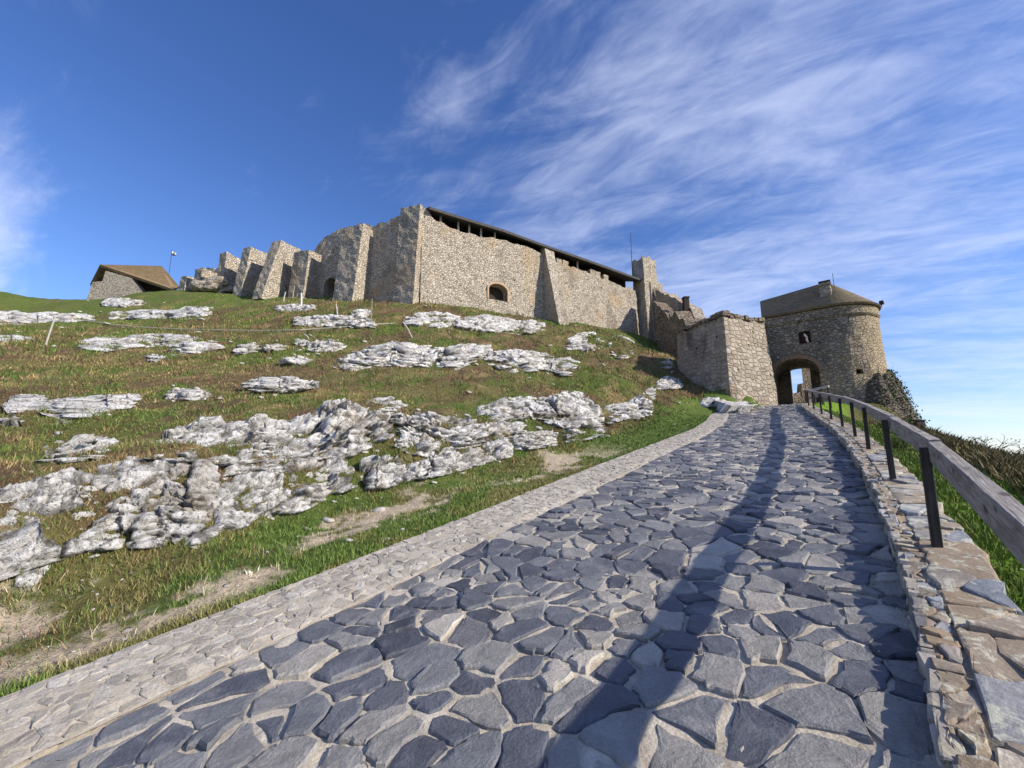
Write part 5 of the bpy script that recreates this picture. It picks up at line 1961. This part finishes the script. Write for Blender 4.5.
# slope cover: tufts sized for their place
N = 260000
th_ = np.radians(r.uniform(-56, 24, N))
rd = np.exp(r.uniform(np.log(5.0), np.log(58), N))
x, y = rd * np.sin(th_), rd * np.cos(th_)
s, t = st(x, y)
keep = (t > tLo(s) + 2.2) & (fbm(x * 1.1, y * 1.1, seed=63, oct=3) > 0.40)
x, y, rd = x[keep], y[keep], rd[keep]
col, bare = cover(x, y)
h = r.uniform(0.02, 0.07, len(x)) * np.clip(rd / 16, 0.7, 2.2)
blades(x, y, h, np.clip(rd * 0.0008, 0.004, 0.04), col * r.uniform(0.7, 1.5, (len(x), 1)), 'grass', M_BLADE, 'mixed green, rust and straw coloured plant cover of the slope', 103, 1.0)
# tussocks and dry weeds: blades gathered in clumps, thicker round the rocks
nc = 2600
th_ = np.radians(r.uniform(-56, 22, nc))
rd = np.exp(r.uniform(np.log(4.6), np.log(48), nc))
cxy = np.stack([rd * np.sin(th_), rd * np.cos(th_)], 1)
lp = np.array([a_ + (b_ - a_) * f_ for a_, b_ in LEDGES for f_ in (-0.35, 0.5, 1.25)])[:, :2]
ex = lp[r.integers(0, len(lp), 1500)]
ex = ex + r.normal(0, 1, ex.shape) * (0.15 + 0.035 * np.linalg.norm(ex, axis=1))[:, None]
cxy = np.concatenate([cxy, ex])
s, t = st(cxy[:, 0], cxy[:, 1])
cxy = cxy[(t > tLo(s) + np.where(s > 3, 1.7, 0.6)) & (np.linalg.norm(cxy, axis=1) < 50)]
per = 22
dd = np.linalg.norm(cxy, axis=1)
rr_ = (0.05 + 0.006 * dd) * r.uniform(0.6, 1.6, len(cxy))
x = np.repeat(cxy[:, 0], per) + r.normal(0, 1, len(cxy) * per) * np.repeat(rr_, per)
y = np.repeat(cxy[:, 1], per) + r.normal(0, 1, len(cxy) * per) * np.repeat(rr_, per)
base, _ = cover(cxy[:, 0], cxy[:, 1])
pick = r.random((len(cxy), 1))
tint = np.where(pick < 0.16, np.array([[0.24, 0.175, 0.08]]), np.where(pick < 0.31, np.array([[0.13, 0.075, 0.045]]), np.where(pick < 0.78, np.array([[0.075, 0.115, 0.025]]), base)))
col = np.repeat(tint * r.uniform(0.7, 1.3, (len(cxy), 1)), per, 0) * r.uniform(0.75, 1.3, (len(cxy) * per, 1))
hh = np.repeat((0.055 + 0.0045 * dd) * r.uniform(0.5, 1.5, len(cxy)), per) * r.uniform(0.5, 1.2, len(cxy) * per)
blades(x, y, hh, np.repeat(np.clip(dd * 0.0007, 0.003, 0.03), per), col, 'grass', M_BLADE, 'dry tussocks and weeds on the slope and round the rocks', 104, 1.1)
# weeds in the shaded joint at the foot of the low wall, and a few between the setts
s = r.uniform(0.3, 16, 5200)
sel = fbm(s * 1.9, np.zeros_like(s), seed=69) > 0.47
s = s[sel]
t = tR(s) + 0.03 + np.abs(r.normal(0, 0.028, len(s)))
s2 = r.uniform(0.3, 20, 2600)
t2 = tLo(s2) + 0.02 - np.abs(r.normal(0, 0.10, len(s2)))
sel = fbm(s2 * 2.3, t2 * 3, seed=70) > 0.52
s, t = np.r_[s, s2[sel]], np.r_[t, t2[sel]]
p = np.stack([s * S2[0] + t * T2[0], s * S2[1] + t * T2[1]], 1)
c = np.array([0.06, 0.08, 0.022]) * r.uniform(0.6, 1.6, (len(s), 1))
blades(p[:, 0], p[:, 1], r.uniform(0.085, 0.12, len(s)), np.full(len(s), 0.004), c, 'weeds', M_BLADE, 'small weeds in the joints along the edges of the lane', 106, 0.8)
# right-hand verge
s = r.uniform(0.2, 26, 60000)
keep = r.random(len(s)) < np.clip(1.2 - s / 22, 0.2, 1)
s = s[keep]
u = r.uniform(0.0, 1.25, len(s)) ** 1.2
t = tR(s) - 0.47 - u
p = np.stack([s * S2[0] + t * T2[0], s * S2[1] + t * T2[1]], 1)
h = r.uniform(0.03, 0.09, len(s)) * (0.5 + fbm(p[:, 0] * 2, p[:, 1] * 2, seed=65))
blades(p[:, 0], p[:, 1], h, 0.004 + 0.0006 * np.clip(s, 0, 20), None, 'grass', M_GREENBLADE, 'bright green grass verge behind the low wall', 105, 0.8)
# rough olive cover further down the bank
s = r.uniform(0.5, 30, 52000)
u = 1.0 + np.abs(r.normal(0, 1.6, len(s)))
t = tR(s) - 0.45 - u
p = np.stack([s * S2[0] + t * T2[0], s * S2[1] + t * T2[1]], 1)
h = r.uniform(0.08, 0.28, len(s)) * (0.4 + fbm(p[:, 0] * 1.3, p[:, 1] * 1.3, seed=67))
c = np.array([0.095, 0.088, 0.036]) * r.uniform(0.6, 1.5, (len(s), 1)) + r.random((len(s), 1)) * np.array([0.05, 0.02, 0.01])
blades(p[:, 0], p[:, 1], h, 0.006 + 0.001 * s, c, 'ground_cover', M_BLADE, 'rough olive undergrowth on the bank below the railing', 107, 1.0)

# dry twiggy shrubs on the crest of the bank
def shrub_mesh(seed, rad, hgt):
    r = np.random.default_rng(seed)
    mb = MB()
    tips = []
    for i in range(16):
        a = r.uniform(0, 6.28)
        e = r.uniform(0.15, 1.0)
        p = Vector((0, 0, -0.05))
        dirv = Vector((math.cos(a) * e, math.sin(a) * e, r.uniform(0.7, 1.2)))
        pts = [p]
        for k in range(4):
            dirv = (dirv + Vector(r.normal(0, 0.28, 3))).normalized()
            p = p + dirv * hgt * r.uniform(0.2, 0.32)
            pts.append(p.copy())
        mb.tube(pts, [0.012, 0.010, 0.008, 0.006, 0.003], 4)
        for k in range(7):
            q = pts[r.integers(1, 5)]
            dv = (dirv + Vector(r.normal(0, 0.6, 3))).normalized()
            e1 = q + dv * hgt * r.uniform(0.10, 0.25)
            e2 = e1 + (dv + Vector(r.normal(0, 0.5, 3))).normalized() * hgt * r.uniform(0.08, 0.16)
            mb.tube([q, e1, e2], [0.005, 0.004, 0.002], 3)
            tips += [q, e1, (e1 + e2) / 2, e2]
    return mb, np.array([tuple(v) for v in tips])


shp = []
for k in range(4):
    mb, tips = shrub_mesh(800 + k, 0.5, random.uniform(0.6, 0.8))
    tw_ = mb.build('twigs', M_TWIG)
    rr_ = np.random.default_rng(820 + k)
    low = tips[tips[:, 2] < 0.75 * tips[:, 2].max()]
    sel = low[rr_.integers(0, len(low), 420)] + rr_.normal(0, 0.05, (420, 3))
    V, F_ = leaf_cloud(sel, np.zeros_like(sel) + [0, 0, 1], 0.035, 840 + k)
    lf = mesh_obj('foliage', V, F_, M_SHRUBLEAF)
    COL.objects.unlink(tw_)
    COL.objects.unlink(lf)
    shp.append((tw_, lf))
r = np.random.default_rng(55)
for k in range(34):
    s = 3.2 + k * 0.50 + r.uniform(-.2, .2)
    u = r.uniform(2.6, 4.0)
    p = W(s, float(tR(s)) - 0.45 - u, 0)
    z = float(terrain(p[0], p[1]))
    e = thing('shrub', (p[0], p[1], z), 'dry twiggy shrub in the row along the crest of the bank behind the railing', 'shrub', 'dry shrubs along the bank behind the railing')
    for src in shp[k % 4]:
        c = src.copy()
        COL.objects.link(c)
        c.parent = e
    sc_ = r.uniform(0.6, 1.05)
    e.scale = (sc_ * 1.15, sc_ * 1.15, sc_ * 0.9)
    e.rotation_euler = (0, 0, r.uniform(0, 6.3))
# a pale flowering weed by the wall, seen between the far posts
for (s, u, sc_, lb) in ((11.6, 0.35, 0.55, 'leafy green weed growing at the outer foot of the low wall'), (14.2, 0.6, 0.6, 'taller leafy weed further along the outer foot of the low wall')):
    p = W(s, float(tR(s)) - 0.45 - u, 0)
    e = thing('weed', (p[0], p[1], float(terrain(p[0], p[1]))), lb, 'weed')
    e.scale = (sc_,) * 3
    mb, tips = shrub_mesh(870 + int(s), 0.4, 0.8)
    mb.build('stems', M_TWIG).parent = e
    rr_ = np.random.default_rng(880 + int(s))
    sel = tips[rr_.integers(0, len(tips), 500)] + rr_.normal(0, 0.06, (500, 3))
    V, F_ = leaf_cloud(sel, np.zeros_like(sel) + [0, 0, 1], 0.07, 890)
    mesh_obj('foliage', V, F_, M_GREENBLADE).parent = e
